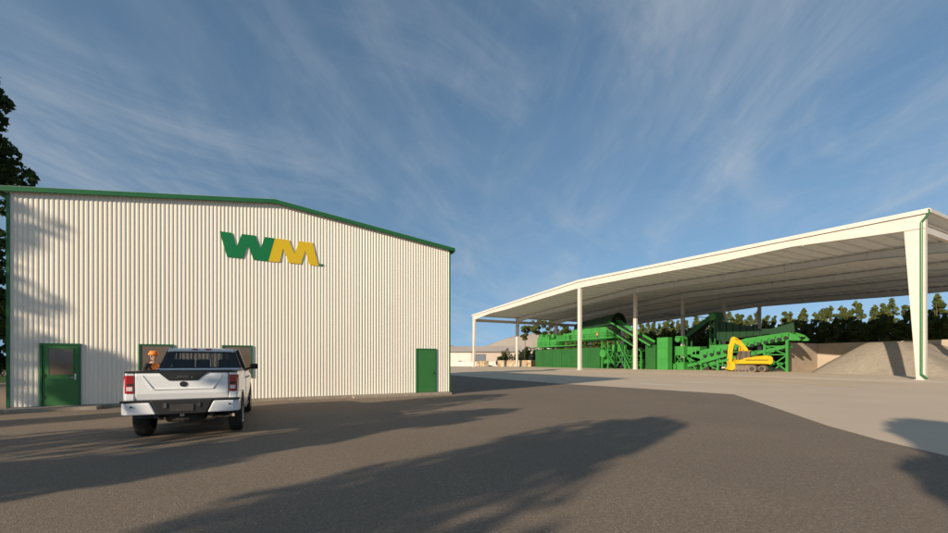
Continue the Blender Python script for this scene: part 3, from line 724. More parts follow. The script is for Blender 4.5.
MB().box(MXF + 0.16, MXF + 5.5, ya, yb, FZ, 4.4).build('base_frame', M['mgd'], pl)
# walkway decks with railings
def deck(x0, x1, px0, px1, py, name='walkway', rail=True, plane=None):
    y1, z = pz(px0, py, x0); y0, _ = pz(px1, py, x0)
    m = MB().box(x0, x1, y0, y1, z - 0.22, z)
    if rail:
        n = max(2, int((y1 - y0) / 1.5))
        for i in range(n + 1):
            yy = y0 + (y1 - y0) * i / n; m.bar((x0 + .06, yy, z), (x0 + .06, yy, z + 1.05), .05)
        for hz in (.55, 1.05): m.bar((x0 + .06, y0, z + hz), (x0 + .06, y1, z + hz), .05)
    m.build(name, M['mg'], pl); return z
deck(MXF - 0.5, MXF + 5, 533.5, 575, 347.0, rail=True)
deck(MXF - 0.6, MXF + 4, 556, 615.5, 340.8, rail=True)
def blk(px0, px1, pt, pb, x0, x1, mt, name, parent, ribs=0, bevel=0.04, ribm=None):
    y1 = pz(px0, pt, x0)[0]; y0 = pz(px1, pt, x0)[0]; z1 = pz((px0 + px1) / 2, pt, x0)[1]; z0 = pz((px0 + px1) / 2, pb, x0)[1]
    z0 = max(z0, FZ); m = MB().box(x0, x1, y0, y1, z0, z1)
    for k_ in range(1, ribs):
        yy = y0 + (y1 - y0) * k_ / ribs; m.box(x0 - .12, x0 - 0.002, yy - .09, yy + .09, z0 + 0.01, z1 - 0.01)
    return m.build(name, mt, parent, bevel=bevel)
blk(537.5, 549, 337.0, 347.2, MXF, MXF + 3, M['mg'], 'engine_housing', pl, 3)
blk(549.5, 556, 339.5, 347.2, MXF + .3, MXF + 2.5, M['mg'], 'motor_box', pl)
blk(556.5, 569, 335.3, 341, MXF, MXF + 3, M['mg'], 'hydraulic_unit', pl, 4)
blk(563, 571.5, 333.5, 337, MXF + 1, MXF + 3, M['mg'], 'filter_box', pl)
for px, r_ in ((541, .55), (546.5, .45), (552.5, .5)):
    y, z = pz(px, 336.2, MXF - .1); MB().cyl((MXF - .1, y, z), (MXF + 2, y, z), r_, 14).build('fan_drum', M['mg'], pl)
blk(571.5, 606, 328.5, 340.9, MXF, MXF + 4.2, M['mg'], 'drum_housing', pl, 5)
m = MB()
for i in range(5):
    e0 = 575 + i * 5.9; y1, z1 = pz(e0, 331); y0, z0 = pz(e0 + 4.6, 337.5); m.box(MXF - .07, MXF + .01, y0, y1, z0, z1)
m.build('inspection_hatch', M['mg'], pl, bevel=.02)
# drum cover: an arched shell along the machine
y0, z0 = pz(611.5, 322.4); y1, z1 = pz(574, 332.0)
def shell(ya, za, yb, zb, r_, x, th=0.15, n=18):
    m = MB(); vs = []; 
    for (yy, zz) in ((ya, za), (yb, zb)):
        for rr in (r_, r_ - th):
            for i in range(n + 1):
                g = math.pi * 1.12 * i / n - 0.06 * math.pi; vs.append((x - rr * math.cos(g), yy, zz + rr * math.sin(g)))
    k_ = n + 1; fs = []
    for i in range(n):
        fs += [(i, i + 1, 2 * k_ + i + 1, 2 * k_ + i), (k_ + i, 3 * k_ + i, 3 * k_ + i + 1, k_ + i + 1), (i, k_ + i, k_ + i + 1, i + 1), (2 * k_ + i, 2 * k_ + i + 1, 3 * k_ + i + 1, 3 * k_ + i)]
    return m.add(vs, fs)
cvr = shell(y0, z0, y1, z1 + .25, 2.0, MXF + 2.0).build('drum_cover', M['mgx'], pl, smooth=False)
for f in (0.0, .25, .5, .75, 1.0):
    m = MB(); yy = y0 + (y1 - y0) * f; zz = z0 + (z1 + .25 - z0) * f
    s_ = shell(yy - .06, zz, yy + .06, zz, 2.07, MXF + 2.0, .08); m.add(s_.v, s_.f)
    m.build('cover_rib', M['mgx'], cvr)
MB().cyl((MXF + 2, y0 + .5, z0), (MXF + 2, y1 - .3, z1 + .2), 1.55, 22).build('screen_drum', M['belt'], pl)
# discharge conveyor descending to the right
def conveyor(parent, p, q, w, x, h=0.55, mt=None, name='conveyor', rollers=9, belt=True, rail=False):
    """p, q are (y, z) ends; the conveyor is w wide in x"""
    m = MB(); P0 = Vector((0, *p)); Q0 = Vector((0, *q)); t = (Q0 - P0).normalized(); nrm = Vector((0, -t.z, t.y))
    if nrm.z < 0: nrm = -nrm
    for xx in (x, x + w):
        a = P0.copy(); b = Q0.copy(); a.x = b.x = xx
        m.bar(a, b, .12, h, up=nrm)
    L = (Q0 - P0).length; nn = max(3, int(L / 1.6))
    for i in range(nn + 1):
        c = P0 + t * L * i / nn; m.bar((x, c.y, c.z - .1), (x + w, c.y, c.z - .1), .08)
    if rail:
        for i in range(nn + 1):
            c = P0 + t * L * i / nn; m.bar((x - .15, c.y, c.z), (x - .15, c.y, c.z + 1.1), .05)
        a = P0 + nrm * 1.05; b = Q0 + nrm * 1.05; m.bar((x - .15, a.y, a.z), (x - .15, b.y, b.z), .06)
    o = m.build(name, mt or M['mg'], parent)
    if belt:
        a = P0 + nrm * .16; b = Q0 + nrm * .16
        MB().bar((x + w / 2, a.y, a.z), (x + w / 2, b.y, b.z), w - .2, .06, up=nrm).build('belt', M['belt'], o)
        for i in range(rollers):
            c = P0 + t * L * (i + .5) / rollers - nrm * (h / 2 + .12); MB().cyl((x - .05, c.y, c.z), (x + w + .05, c.y, c.z), .13, 10).build('roller', M['belt'], o)
    return o
conveyor(pl, pz(609, 321.5), pz(650, 345.5), 1.3, MXF, .32)
conveyor(pl, pz(607, 328.5), pz(641, 350.5), 1.1, MXF - 0.2, .25)
m = MB(); a, b = pz(612, 319, MXF + 2), pz(655, 343, MXF + 2)
m.prism([a, pz(621, 320.5, MXF + 2), pz(634, 329, MXF + 2), pz(656, 341, MXF + 2), b], 'x', MXF + 1.8, MXF + 2.0)
m.build('conveyor_guard', M['mg'], pl)
# legs and bracing under the right half
m = MB()
def L_(p, q, w=.16, dx=0): a = X(*p, MXF + dx); b = X(*q, MXF + dx); a.z = max(a.z, FZ); b.z = max(b.z, FZ); m.bar(a, b, w)
for px in (602, 608, 615, 625, 633, 641):
    m = MB(); L_((px, 341 + max(0, (px - 612) * .35)), (px, 372), .2); m.build('support_leg', M['mg'], pl)
    m = MB(); L_((px + 1.5, 343 + max(0, (px - 612) * .35)), (px + 1.5, 372), .2, 3.0); m.build('support_leg', M['mg'], pl)
m = MB()
for p, q in (((603, 343), (616, 369)), ((616, 345), (607, 369)), ((616, 352), (626, 369)), ((626, 352), (615, 369)), ((626, 354), (634, 369)), ((634, 352), (625, 369)), ((634, 356), (642, 369)), ((600, 350), (612, 350)), ((612, 356), (642, 356)), ((604, 362), (642, 362)), ((615, 339), (622, 352))):
    L_(p, q, .13); L_(p, q, .11, 2.2)
m.build('cross_bracing', M['mg'], pl)
m = MB(); y, z = pz(604.5, 353.5); m.cyl((MXF - .5, y, z), (MXF + 1.3, y, z), .85, 16); m.build('tank', M['mg'], pl)
blk(612, 620, 344.5, 352, MXF + .3, MXF + 2.2, M['mg'], 'feed_box', pl, 2)
blk(601.5, 610, 357, 364, MXF + .8, MXF + 2.2, M['mg'], 'motor_box', pl, 2)
blk(620, 628, 350, 356.5, MXF + .6, MXF + 2.5, M['mgd'], 'chute', pl)
blk(630, 642, 359, 368, MXF + 1.2, MXF + 3, M['mgd'], 'hopper_box', pl)
# stairs
m = MB()
for i in range(14):
    f = i / 13; q = X(617 + 13 * f, 341 + 28 * f); m.box(MXF - .9, MXF - .1, q.y - .14, q.y + .14, q.z - .03, q.z)
m.bar(X(617, 341, MXF - .9), X(630, 369, MXF - .9), .08, .2); m.bar(X(617, 336, MXF - .9), X(630, 364, MXF - .9), .05)
m.build('stairs', M['mg'], pl)

# ================================================================== CABINETS and MACHINE 2: INCLINED SCREENING LINE
CBX = 61.6
y1 = pz(645.3, 361, CBX)[0]; y0 = pz(657.2, 361, CBX)[0]
tag(MB().box(CBX, CBX + 1.0, y0 + .35, y1, FZ, pz(651, 345.0, CBX)[1]).box(CBX - .05, CBX, (y0 + y1) / 2 - .03, (y0 + y1) / 2 + .03, .3, 3.9).box(CBX - .06, CBX, y1 - .4, y1 - .3, 1.6, 2.2).build('control_cabinet', M['mgd'], bevel=.04), 'dark green steel cabinet between the two green machines', 'cabinet')
y1 = pz(658.3, 361, CBX)[0]; y0 = pz(673.3, 361, CBX)[0]
m = MB().box(CBX - .4, CBX + .8, y0 + .8, y1 - .05, FZ, pz(665, 337.5, CBX)[1])
for hz in (2.0, 3.8): m.box(CBX - .45, CBX - .4, y0 + .8, y1 - .05, hz, hz + .08)
m.box(CBX - .46, CBX - .4, y0 + 1.05, y0 + 1.2, 1.6, 2.3)
tag(m.build('tall_cabinet', M['mg'], bevel=.05), 'tall bright green steel cabinet at the left end of the inclined conveyor', 'cabinet')
P2 = 64.5
def z5(x, y): return (640 + x / 5.33, 290 + y / 5.33)
def T(*pts, x=P2): return [pz(*z5(*p), x) for p in pts]
p2 = thing('inclined_conveyor_plant', (P2 + 2, pz(735, 361, P2)[0], 0.1), 'green inclined conveyor screening plant on lattice legs behind the yellow excavator', 'machine')
MB().prism(T((268, 352), (285, 330), (470, 290), (560, 258), (700, 238), (790, 225), (830, 238), (856, 262), (850, 270), (790, 268), (560, 305), (340, 372)), 'x', P2, P2 + 0.25).prism(T((268, 352), (285, 330), (470, 290), (560, 258), (700, 238), (790, 225), (830, 238), (856, 262), (850, 270), (790, 268), (560, 305), (340, 372)), 'x', P2 + 2.2, P2 + 2.45).build('conveyor_side', M['mg'], p2)
a, b = T((290, 350), (840, 250)); MB().bar((P2 + 1.2, *a), (P2 + 1.2, *b), 1.9, .1, up=Vector((0, .2, 1))).build('belt', M['belt'], p2)
for i in range(13):
    q = T((350 + i * 36, 352 - i * 8.0))[0]; MB().cyl((P2 - .35, *q), (P2 + 0, *q), .26, 12).build('roller', M['belt'], p2)
    MB().bar((P2 - .2, q[0], q[1] + .05), (P2 - .2, q[0] - .25, q[1] + .7), .16, .3).build('roller_bracket', M['mg'], p2)
conveyor(p2, *T((262, 405), (470, 345)), 1.6, P2 - .4, .5, rollers=5)
conveyor(p2, *T((340, 400), (780, 300)), 1.4, P2 + .1, .45, rollers=10)
# dark hopper walls
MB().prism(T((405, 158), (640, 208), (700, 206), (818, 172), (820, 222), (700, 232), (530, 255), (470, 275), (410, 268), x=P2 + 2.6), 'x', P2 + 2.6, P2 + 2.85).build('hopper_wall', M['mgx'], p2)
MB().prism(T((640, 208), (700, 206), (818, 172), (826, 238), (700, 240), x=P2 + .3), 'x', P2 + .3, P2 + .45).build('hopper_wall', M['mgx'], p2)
for i in range(7):
    m = MB(); f = i / 6; q = T((420 + 215 * f, 170 + 40 * f), x=P2 + 2.5)[0]; q2 = T((420 + 215 * f, 262 - 18 * f), x=P2 + 2.5)[0]; m.bar((P2 + 2.52, *q), (P2 + 2.52, *q2), .14)
    m.build('hopper_rib', M['mgx'], p2)
# legs and lattice
for xx, top in ((328, 365), (416, 350), (470, 345), (665, 280), (785, 262)):
    for dx in (0.0, 2.3):
        a, b = T((xx, top), (xx, 440), x=P2 + dx); MB().bar((P2 + dx, *a), (P2 + dx, b[0], FZ), .3).build('support_leg', M['mg'], p2)
m = MB()
for dx in (0.05, 2.35):
    for p, q in (((665, 300), (785, 300)), ((665, 345), (785, 345)), ((665, 345), (785, 432)), ((785, 345), (665, 432)), ((665, 300), (785, 345)), ((785, 300), (665, 345)), ((700, 432), (785, 380)), ((665, 390), (785, 390)),
                 ((328, 380), (416, 425)), ((416, 370), (328, 425)), ((416, 400), (470, 400)), ((328, 400), (416, 400)), ((416, 360), (470, 425)), ((470, 330), (665, 330)), ((590, 330), (665, 380))):
        a, b = T(p, q, x=P2 + dx); m.bar((P2 + dx, a[0], max(a[1], .2)), (P2 + dx, b[0], max(b[1], .2)), .15)
m.build('cross_bracing', M['mg'], p2)
# transfer machinery at the left end
def blk2(x0_, x1_, t0, b0, xa_, xb_, mt, name, **kw):
    p = z5(x0_, t0); q = z5(x1_, b0); return blk(p[0], q[0], p[1], q[1], xa_, xb_, mt, name, p2, **kw)
blk2(188, 232, 300, 350, P2 - 1, P2 + 1, M['mg'], 'gearbox')
blk2(190, 232, 385, 432, P2 - 1.2, P2 + .5, M['mg'], 'motor_box')
blk2(240, 318, 303, 345, P2, P2 + 2, M['mg'], 'feed_hopper', ribs=4)
blk2(250, 300, 400, 432, P2, P2 + 2, M['mgd'], 'pump_box')
blk2(370, 470, 292, 318, P2 + .8, P2 + 2, M['mg'], 'machine_cover', ribs=5)
blk2(480, 560, 350, 432, P2 + 1, P2 + 2.2, M['mgd'], 'drive_box', ribs=3)
blk2(560, 650, 320, 390, P2 + 1.4, P2 + 2.2, M['mgd'], 'lower_chute', ribs=3)
y, z = T((210, 262))[0]; MB().cyl((P2 - .5, y, z), (P2 + 1.4, y, z), .55, 14).build('drive_drum', M['mg'], p2)
y, z = T((208, 410))[0]; MB().cyl((P2 - 1.6, y, z), (P2 - .9, y, z), .6, 16).build('drive_drum', M['mg'], p2)
m = MB()
for p, q in (((186, 300), (186, 432)), ((236, 300), (236, 432)), ((186, 340), (236, 400)), ((236, 340), (186, 400)), ((190, 250), (232, 250)), ((228, 250), (228, 300)), ((236, 350), (330, 400)), ((260, 372), (330, 392)), ((240, 345), (300, 432))):
    a, b = T(p, q, x=P2 - .6); m.bar((P2 - .6, a[0], max(a[1], .1)), (P2 - .6, b[0], max(b[1], .1)), .17)
m.build('frame_post', M['mg'], p2)
# dark stacking conveyor with head pulley, behind
stk = thing('stacking_conveyor', (P2 + 7, pz(705, 361, P2 + 6)[0], .1), 'dark green stacking conveyor rising towards the canopy roof behind the other machines', 'conveyor')
SX = P2 + 5.5
conveyor(stk, *T((240, 252), (385, 138), x=SX), 1.4, SX, .8, M['mgd'], rollers=12)
a, b = T((372, 122), (415, 160), x=SX)
MB().box(SX - .3, SX + 1.7, b[0], a[0], b[1], a[1]).build('head_box', M['mgd'], stk, bevel=.1)
q = T((395, 145), x=SX)[0]; MB().cyl((SX - .6, *q), (SX + 2, *q), .62, 18).build('head_pulley', M['mg'], stk)
a, b = T((118, 128), (500, 160), x=SX); MB().bar((SX + .7, *a), (SX + .7, *b), .5, .14).build('boom_rail', M['mgd'], stk)
for xx in (375, 400, 250):
    a = T((xx, 165 if xx > 300 else 250), x=SX)[0]; MB().bar((SX, *a), (SX, a[0], FZ), .26).build('support_leg', M['mgd'], stk); MB().bar((SX + 1.4, *a), (SX + 1.4, a[0], FZ), .26).build('support_leg', M['mgd'], stk)
m = MB()
for k_ in range(5):
    a, b = T((375, 170 + k_ * 50), (400, 215 + k_ * 50), x=SX); m.bar((SX, *a), (SX, *b), .12)
    a, b = T((400, 170 + k_ * 50), (375, 215 + k_ * 50), x=SX); m.bar((SX, *a), (SX, *b), .12)
m.build('cross_bracing', M['mgd'], stk)
# ================================================================== EXCAVATOR  (local: +x forwards, z up)
ex = thing('excavator', (0, 0, 0), 'yellow tracked excavator with a folded boom parked before the green conveyor plant', 'excavator')
UA = R(150)      # undercarriage heading relative to the upper body, set per part
def rot_mb(m, ang):
    c, s_ = math.cos(ang), math.sin(ang); m.v = [(x * c - y * s_, x * s_ + y * c, z) for x, y, z in m.v]; return m
UR = R(-56)
for s_ in (-1, 1):
    yc = s_ * 1.35; prof = []
    L, hgt = 2.0, .47
    for i in range(13): g = -math.pi / 2 + math.pi * i / 12; prof.append((L - .47 + .47 * math.cos(g), hgt + .47 * math.sin(g)))
    for i in range(13): g = math.pi / 2 + math.pi * i / 12; prof.append((-L + .47 + .47 * math.cos(g), hgt + .47 * math.sin(g)))
    m = MB().prism(prof, 'y', yc - .30, yc + .30)
    n = 46; per = []
    def along(f):
        a = 2 * (L - .47); c = math.pi * .5; tot = 2 * a + 2 * c; d_ = (f * tot) % tot; r_ = .5
        if d_ < a: return (-(L - .47) + d_, hgt - r_ + .0), (1, 0)
        d_ -= a
        if d_ < c: g = -math.pi / 2 + d_ / c * math.pi; return ((L - .47) + r_ * math.cos(g), hgt + r_ * math.sin(g)), (-math.sin(g), math.cos(g))
        d_ -= c
        if d_ < a: return ((L - .47) - d_, hgt + r_), (-1, 0)
        d_ -= a; g = math.pi / 2 + d_ / c * math.pi; return (-(L - .47) + r_ * math.cos(g), hgt + r_ * math.sin(g)), (-math.sin(g), math.cos(g))
    for i in range(n):
        (px_, pz_), (tx, tz) = along(i / n); m.bar((px_ - tx * .06, yc, pz_ + .03 - tz * .06), (px_ + tx * .06, yc, pz_ + .03 + tz * .06), .66, .07, up=Vector((-tz, 0, tx)))
    tr = rot_mb(m, UR).build('track', M['track'], ex)
    m = MB()
    for xx in (-1.5, 1.5): m.cyl((xx, yc - .34, hgt), (xx, yc + .34, hgt), .30, 16)
    for xx in (-.9, -.45, 0, .45, .9): m.cyl((xx, yc - .33, .2), (xx, yc + .33, .2), .13, 10)
    rot_mb(m, UR).build('wheel', M['dark'], tr)
rot_mb(MB().box(-1.0, 1.0, -1.1, 1.1, .45, .85), UR).cyl((0, 0, .8), (0, 0, 1.12), .72, 20).build('undercarriage', M['dark'], ex, bevel=.03)
MB().prism([(-2.5, 1.15), (1.75, 1.15), (1.75, 1.45), (1.0, 2.0), (-2.1, 2.35), (-2.6, 2.2), (-2.6, 1.4)], 'y', -1.35, 1.35).build('house', M['ye'], ex, bevel=.06)
MB().box(-2.2, .9, -1.37, -1.345, 1.65, 1.76).box(-2.2, .9, 1.345, 1.37, 1.65, 1.76).build('side_stripe', M['black'], ex)
MB().prism([(-2.62, 1.1), (-2.3, 1.05), (-2.3, 2.25), (-2.62, 2.28), (-2.85, 1.95), (-2.85, 1.4)], 'y', -1.3, 1.3).build('counterweight', M['ye'], ex, bevel=.06)
MB().cyl((-1.7, -.7, 2.1), (-1.7, -.7, 2.9), .08, 10).build('exhaust_pipe', M['black'], ex)
# cab on the left side (y+)
cabp = [(.1, 1.46), (1.72, 1.46), (1.72, 2.2), (1.35, 3.05), (.25, 3.05), (.05, 2.2)]
cb = MB().prism([(.12, 1.46), (1.68, 1.46), (1.68, 1.75), (.12, 1.75)], 'y', .35, 1.3).box(.2, 1.4, .35, 1.3, 2.98, 3.06).build('cab', M['ye'], ex, bevel=.03)
m = MB()
for y in (.38, 1.27):
    m.bar((1.66, y, 1.7), (1.66, y, 2.2), .07).bar((1.66, y, 2.2), (1.33, y, 3.0), .07).bar((.15, y, 1.7), (.25, y, 3.0), .08).bar((.8, y, 1.7), (.8, y, 3.0), .06)
m.build('cab_pillar', M['black'], cb)
MB().prism([(.17, 1.75), (1.63, 1.75), (1.63, 2.2), (1.3, 2.98), (.27, 2.98)], 'y', .40, 1.25).build('cab_glass', M['winglass'], cb)
# boom, stick, bucket in the x-z plane
def plate(pts, y0, y1, nm, mt=M['ye'], par=ex): return MB().prism(pts, 'y', y0, y1).build(nm, mt, par, bevel=.03)
plate([(-.35, 1.9), (-.30, 2.6), (-.10, 3.35), (.45, 4.08), (1.30, 4.55), (1.75, 4.78), (1.95, 4.62), (1.70, 4.15), (1.20, 3.90), (.62, 3.50), (.32, 2.90), (.22, 1.9)], -.28, .12, 'boom')
plate([(1.55, 4.95), (1.80, 5.12), (2.08, 4.9), (2.28, 4.2), (2.42, 1.35), (2.05, 1.3), (1.88, 3.2), (1.62, 4.3)], -.22, .04, 'stick')
for yy in (-.38, .20): MB().cyl((.9, yy, 2.1), (.75, yy, 3.6), .09, 10).build('hydraulic_cylinder', M['ye'], ex)
MB().cyl((.6, -.08, 4.3), (1.6, -.08, 5.0), .09, 10).build('hydraulic_cylinder', M['ye'], ex)
MB().cyl((2.38, -.08, 4.0), (2.55, -.08, 1.9), .08, 10).build('hydraulic_cylinder', M['ye'], ex)
plate([(2.55, 1.55), (1.95, 1.45), (1.70, 1.0), (1.75, .45), (2.15, .2), (2.6, .3), (2.72, .45), (2.45, .72), (2.4, 1.05)], -.5, .35, 'bucket', M['ye'])
pe = ground(749, 373.1)
pe = ground(746.5, 372.6); ex.location = (pe.x, pe.y, 0.10)
ex.rotation_euler = (0, 0, R(180 - YAW - 4)); ex.scale = (.97, .97, .97)

# ================================================================== PEOPLE
def skin_mesh(nodes, edges, name, mt, parent, lvl=1, root=0):
    me = bpy.data.meshes.new(name); me.from_pydata([n[0] for n in nodes], edges, []); me.materials.append(mt)
    o = bpy.data.objects.new(name, me); COL.objects.link(o); o.parent = parent
    s_ = o.modifiers.new('skin', 'SKIN'); s_.use_smooth_shade = True; s_.use_x_symmetry = False
    o.modifiers.new('sub', 'SUBSURF').levels = lvl; o.modifiers['sub'].render_levels = lvl
    sv = me.skin_vertices[0].data
    for i, n in enumerate(nodes):
        r_ = n[1]; sv[i].radius = (r_, r_) if not isinstance(r_, tuple) else r_
        sv[i].use_root = (i == root)
    return o
def make_person(label, group=None):
    p = thing('person', (0, 0, 0), label, 'person', group)
    # local: faces +x, y to the left.  Nodes: pelvis first
    nd = [((0, 0, .98), (.15, .12)), ((0, 0, 1.15), (.15, .11)), ((0, 0, 1.36), (.17, .12)), ((0, 0, 1.47), (.10, .08)), ((.01, 0, 1.56), .052)]
    ed = [(0, 1), (1, 2), (2, 3), (3, 4)]
    def ad(pt, r_, fr): nd.append((pt, r_)); ed.append((fr, len(nd) - 1)); return len(nd) - 1
    for s_ in (-1, 1):
        a = ad((0, s_ * .10, .90), .095, 0); a = ad((.01, s_ * .11, .70), .080, a); a = ad((.02, s_ * .12, .50), .060, a); a = ad((-.01, s_ * .125, .30), .055, a); a = ad((-.02, s_ * .13, .10), .042, a); a = ad((.10, s_ * .14, .05), .042, a); ad((.17, s_ * .145, .04), .035, a)
        bend = .16 if s_ < 0 else .05
        a = ad((0, s_ * .19, 1.45), .062, 2); a = ad((-.01, s_ * .23, 1.30), .050, a); a = ad((-.02, s_ * .25, 1.16), .042, a); a = ad((bend, s_ * .25, .97), .033, a); a = ad((bend + .04, s_ * .245, .90), .027, a)
        pm = ad((bend + .06, s_ * .24, .84), (.032, .02), a)
        for k_ in range(4):
            oy = (-.026 + .0175 * k_); l_ = (.03, .036, .034, .026)[k_]
            f = ad((bend + .065 + oy, s_ * .238, .80), .0095, pm); f = ad((bend + .072 + oy, s_ * .232, .80 - l_), .0088, f); ad((bend + .070 + oy, s_ * .222, .80 - l_ * 1.9), .008, f)
        f = ad((bend + .10, s_ * .235, .85), .0105, a); ad((bend + .112, s_ * .228, .815), .009, f)
    body = skin_mesh(nd, ed, 'body', M['skin'], p, 2)
    # head as one sculpted ball, with neck overlap, nose, ears, brow joined into one mesh
    m = MB(); hc = Vector((.02, 0, 1.68))
    nu, nv = 24, 18
    for j in range(nv + 1):
        for i in range(nu):
            t = -math.pi / 2 + math.pi * j / nv; g = 2 * math.pi * i / nu
            x, y, z = math.cos(t) * math.cos(g), math.cos(t) * math.sin(g), math.sin(t)
            rx, ry, rz_ = .098, .076, .118
            if z < 0: ry *= 1 + .28 * z; rx *= 1 + (.10 * z if x > 0 else .35 * z)
            P = Vector((x * rx, y * ry, z * rz_))
            if x > 0:
                P.x += .020 * math.exp(-((P.y / .012) ** 2 + ((P.z + .018) / .020) ** 2))      # nose
                P.x -= .010 * math.exp(-(((abs(P.y) - .032) / .014) ** 2 + ((P.z - .008) / .012) ** 2))      # eye sockets
                P.x += .006 * math.exp(-((P.y / .022) ** 2 + ((P.z + .055) / .010) ** 2))      # lips
            m.v.append(tuple(hc + P))
    m.f += [(j * nu + i, j * nu + (i + 1) % nu, (j + 1) * nu + (i + 1) % nu, (j + 1) * nu + i) for j in range(nv) for i in range(nu)]
    for s_ in (-1, 1): m.ball(hc + Vector((-.005, s_ * .076, -.005)), .018, .010, .030, 10, 6)
    hd = m.build('head', M['skin'], p, smooth=True)
    m = MB()
    for s_ in (-1, 1): m.ball(hc + Vector((.078, s_ * .031, .008)), .011, .013, .008, 8, 6)
    m.build('eyes', M['hair'], hd, smooth=True)
    MB().ball(hc + Vector((-.012, 0, .012)), .098, .081, .112, 18, 10, z0=-.45).build('hair', M['hair'], hd, smooth=True)
    # hard hat
    m = MB().ball(hc + Vector((-.005, 0, .040)), .126, .104, .110, 22, 12, z0=0.0)
    m.lathe([(.095, .036), (.122, .034), (.122, .042), (.095, .052)], hc + Vector((.012, 0, 0)), 'z', 22)
    m.box(hc.x - .11, hc.x + .10, -.012, .012, hc.z + .10, hc.z + .143)
    m.build('hard_hat', M['orange'], p, smooth=True)
    # clothes
    sd = [((0, 0, 1.0), (.165, .13)), ((0, 0, 1.15), (.16, .12)), ((0, 0, 1.36), (.18, .13)), ((0, 0, 1.48), (.10, .085)), ((.005, 0, 1.515), (.068, .062))]; se = [(0, 1), (1, 2), (2, 3), (3, 4)]
    for s_ in (-1, 1):
        n0 = len(sd); bend = .16 if s_ < 0 else .05
        sd += [((0, s_ * .19, 1.45), .075), ((-.01, s_ * .23, 1.30), .062), ((-.02, s_ * .25, 1.16), .052), ((bend - .02, s_ * .25, 1.0), .042)]
        se += [(2, n0), (n0, n0 + 1), (n0 + 1, n0 + 2), (n0 + 2, n0 + 3)]
    skin_mesh(sd, se, 'shirt', M['shirt'], p, 2)
    td = [((0, 0, 1.02), (.16, .125)), ((0, 0, .94), (.165, .125))]; te = [(0, 1)]
    for s_ in (-1, 1):
        n0 = len(td); td += [((0, s_ * .10, .86), .105), ((.01, s_ * .11, .70), .092), ((.02, s_ * .12, .50), .074), ((-.01, s_ * .125, .30), .070), ((-.02, s_ * .13, .11), .062)]
        te += [(1, n0), (n0, n0 + 1), (n0 + 1, n0 + 2), (n0 + 2, n0 + 3), (n0 + 3, n0 + 4)]
    skin_mesh(td, te, 'trousers', M['trouser'], p, 2, 1)
    for s_ in (-1, 1):
        skin_mesh([((-.03, s_ * .13, .14), .052), ((-.03, s_ * .13, .05), .05), ((.08, s_ * .14, .048), .048), ((.17, s_ * .145, .042), .04)], [(0, 1), (1, 2), (2, 3)], 'boot', M['boot'], p, 2)
    m = MB(); prof = [(1.03, .188, .150), (1.15, .184, .146), (1.3, .200, .156), (1.42, .205, .150), (1.50, .12, .105)]; n = 24; vs = []
    for z, ry, rx in prof:
        for i in range(n): g = 2 * math.pi * i / n; vs.append((rx * math.cos(g), ry * math.sin(g), z))
    m.add(vs, [(j * n + i, j * n + (i + 1) % n, (j + 1) * n + (i + 1) % n, (j + 1) * n + i) for j in range(4) for i in range(n)])
    vest = m.build('vest', M['orange'], p, smooth=True)
    m = MB()
    for z, ry, rx in ((1.10, .189, .151), (1.28, .2005, .158)): m.add([(rx * math.cos(2 * math.pi * i / n), ry * math.sin(2 * math.pi * i / n), z + dz) for dz in (0, .05) for i in range(n)], [(i, (i + 1) % n, n + (i + 1) % n, n + i) for i in range(n)])
    m.build('reflective_band', M['silver'], vest, smooth=True)
    return p
person = make_person('worker in orange hard hat and orange vest standing beside the white pickup cab', 'workers in orange safety gear')
person_q = atZ(153.0, 361, 10.9)
w2_ = copy_tree(person); w2_['label'] = 'worker in orange standing on the walkway of the drum screening plant'
person.location = (person_q.x, person_q.y, 0.0); person.scale = (1.03,) * 3; person.rotation_euler = (0, 0, R(-35))
q = X(597.3, 340.8, MXF - .3); w2_.location = (MXF - .3, q.y, pz(585, 340.8, MXF - .6)[1]); w2_.rotation_euler = (0, 0, R(200))
w3_ = copy_tree(person); w3_['label'] = 'distant worker standing in front of the stone planter wall'
q = atZ(527, 361, 106); w3_.location = (q.x, q.y, 0.02); w3_.rotation_euler = (0, 0, R(240)); w3_.scale = (1, 1, 1)

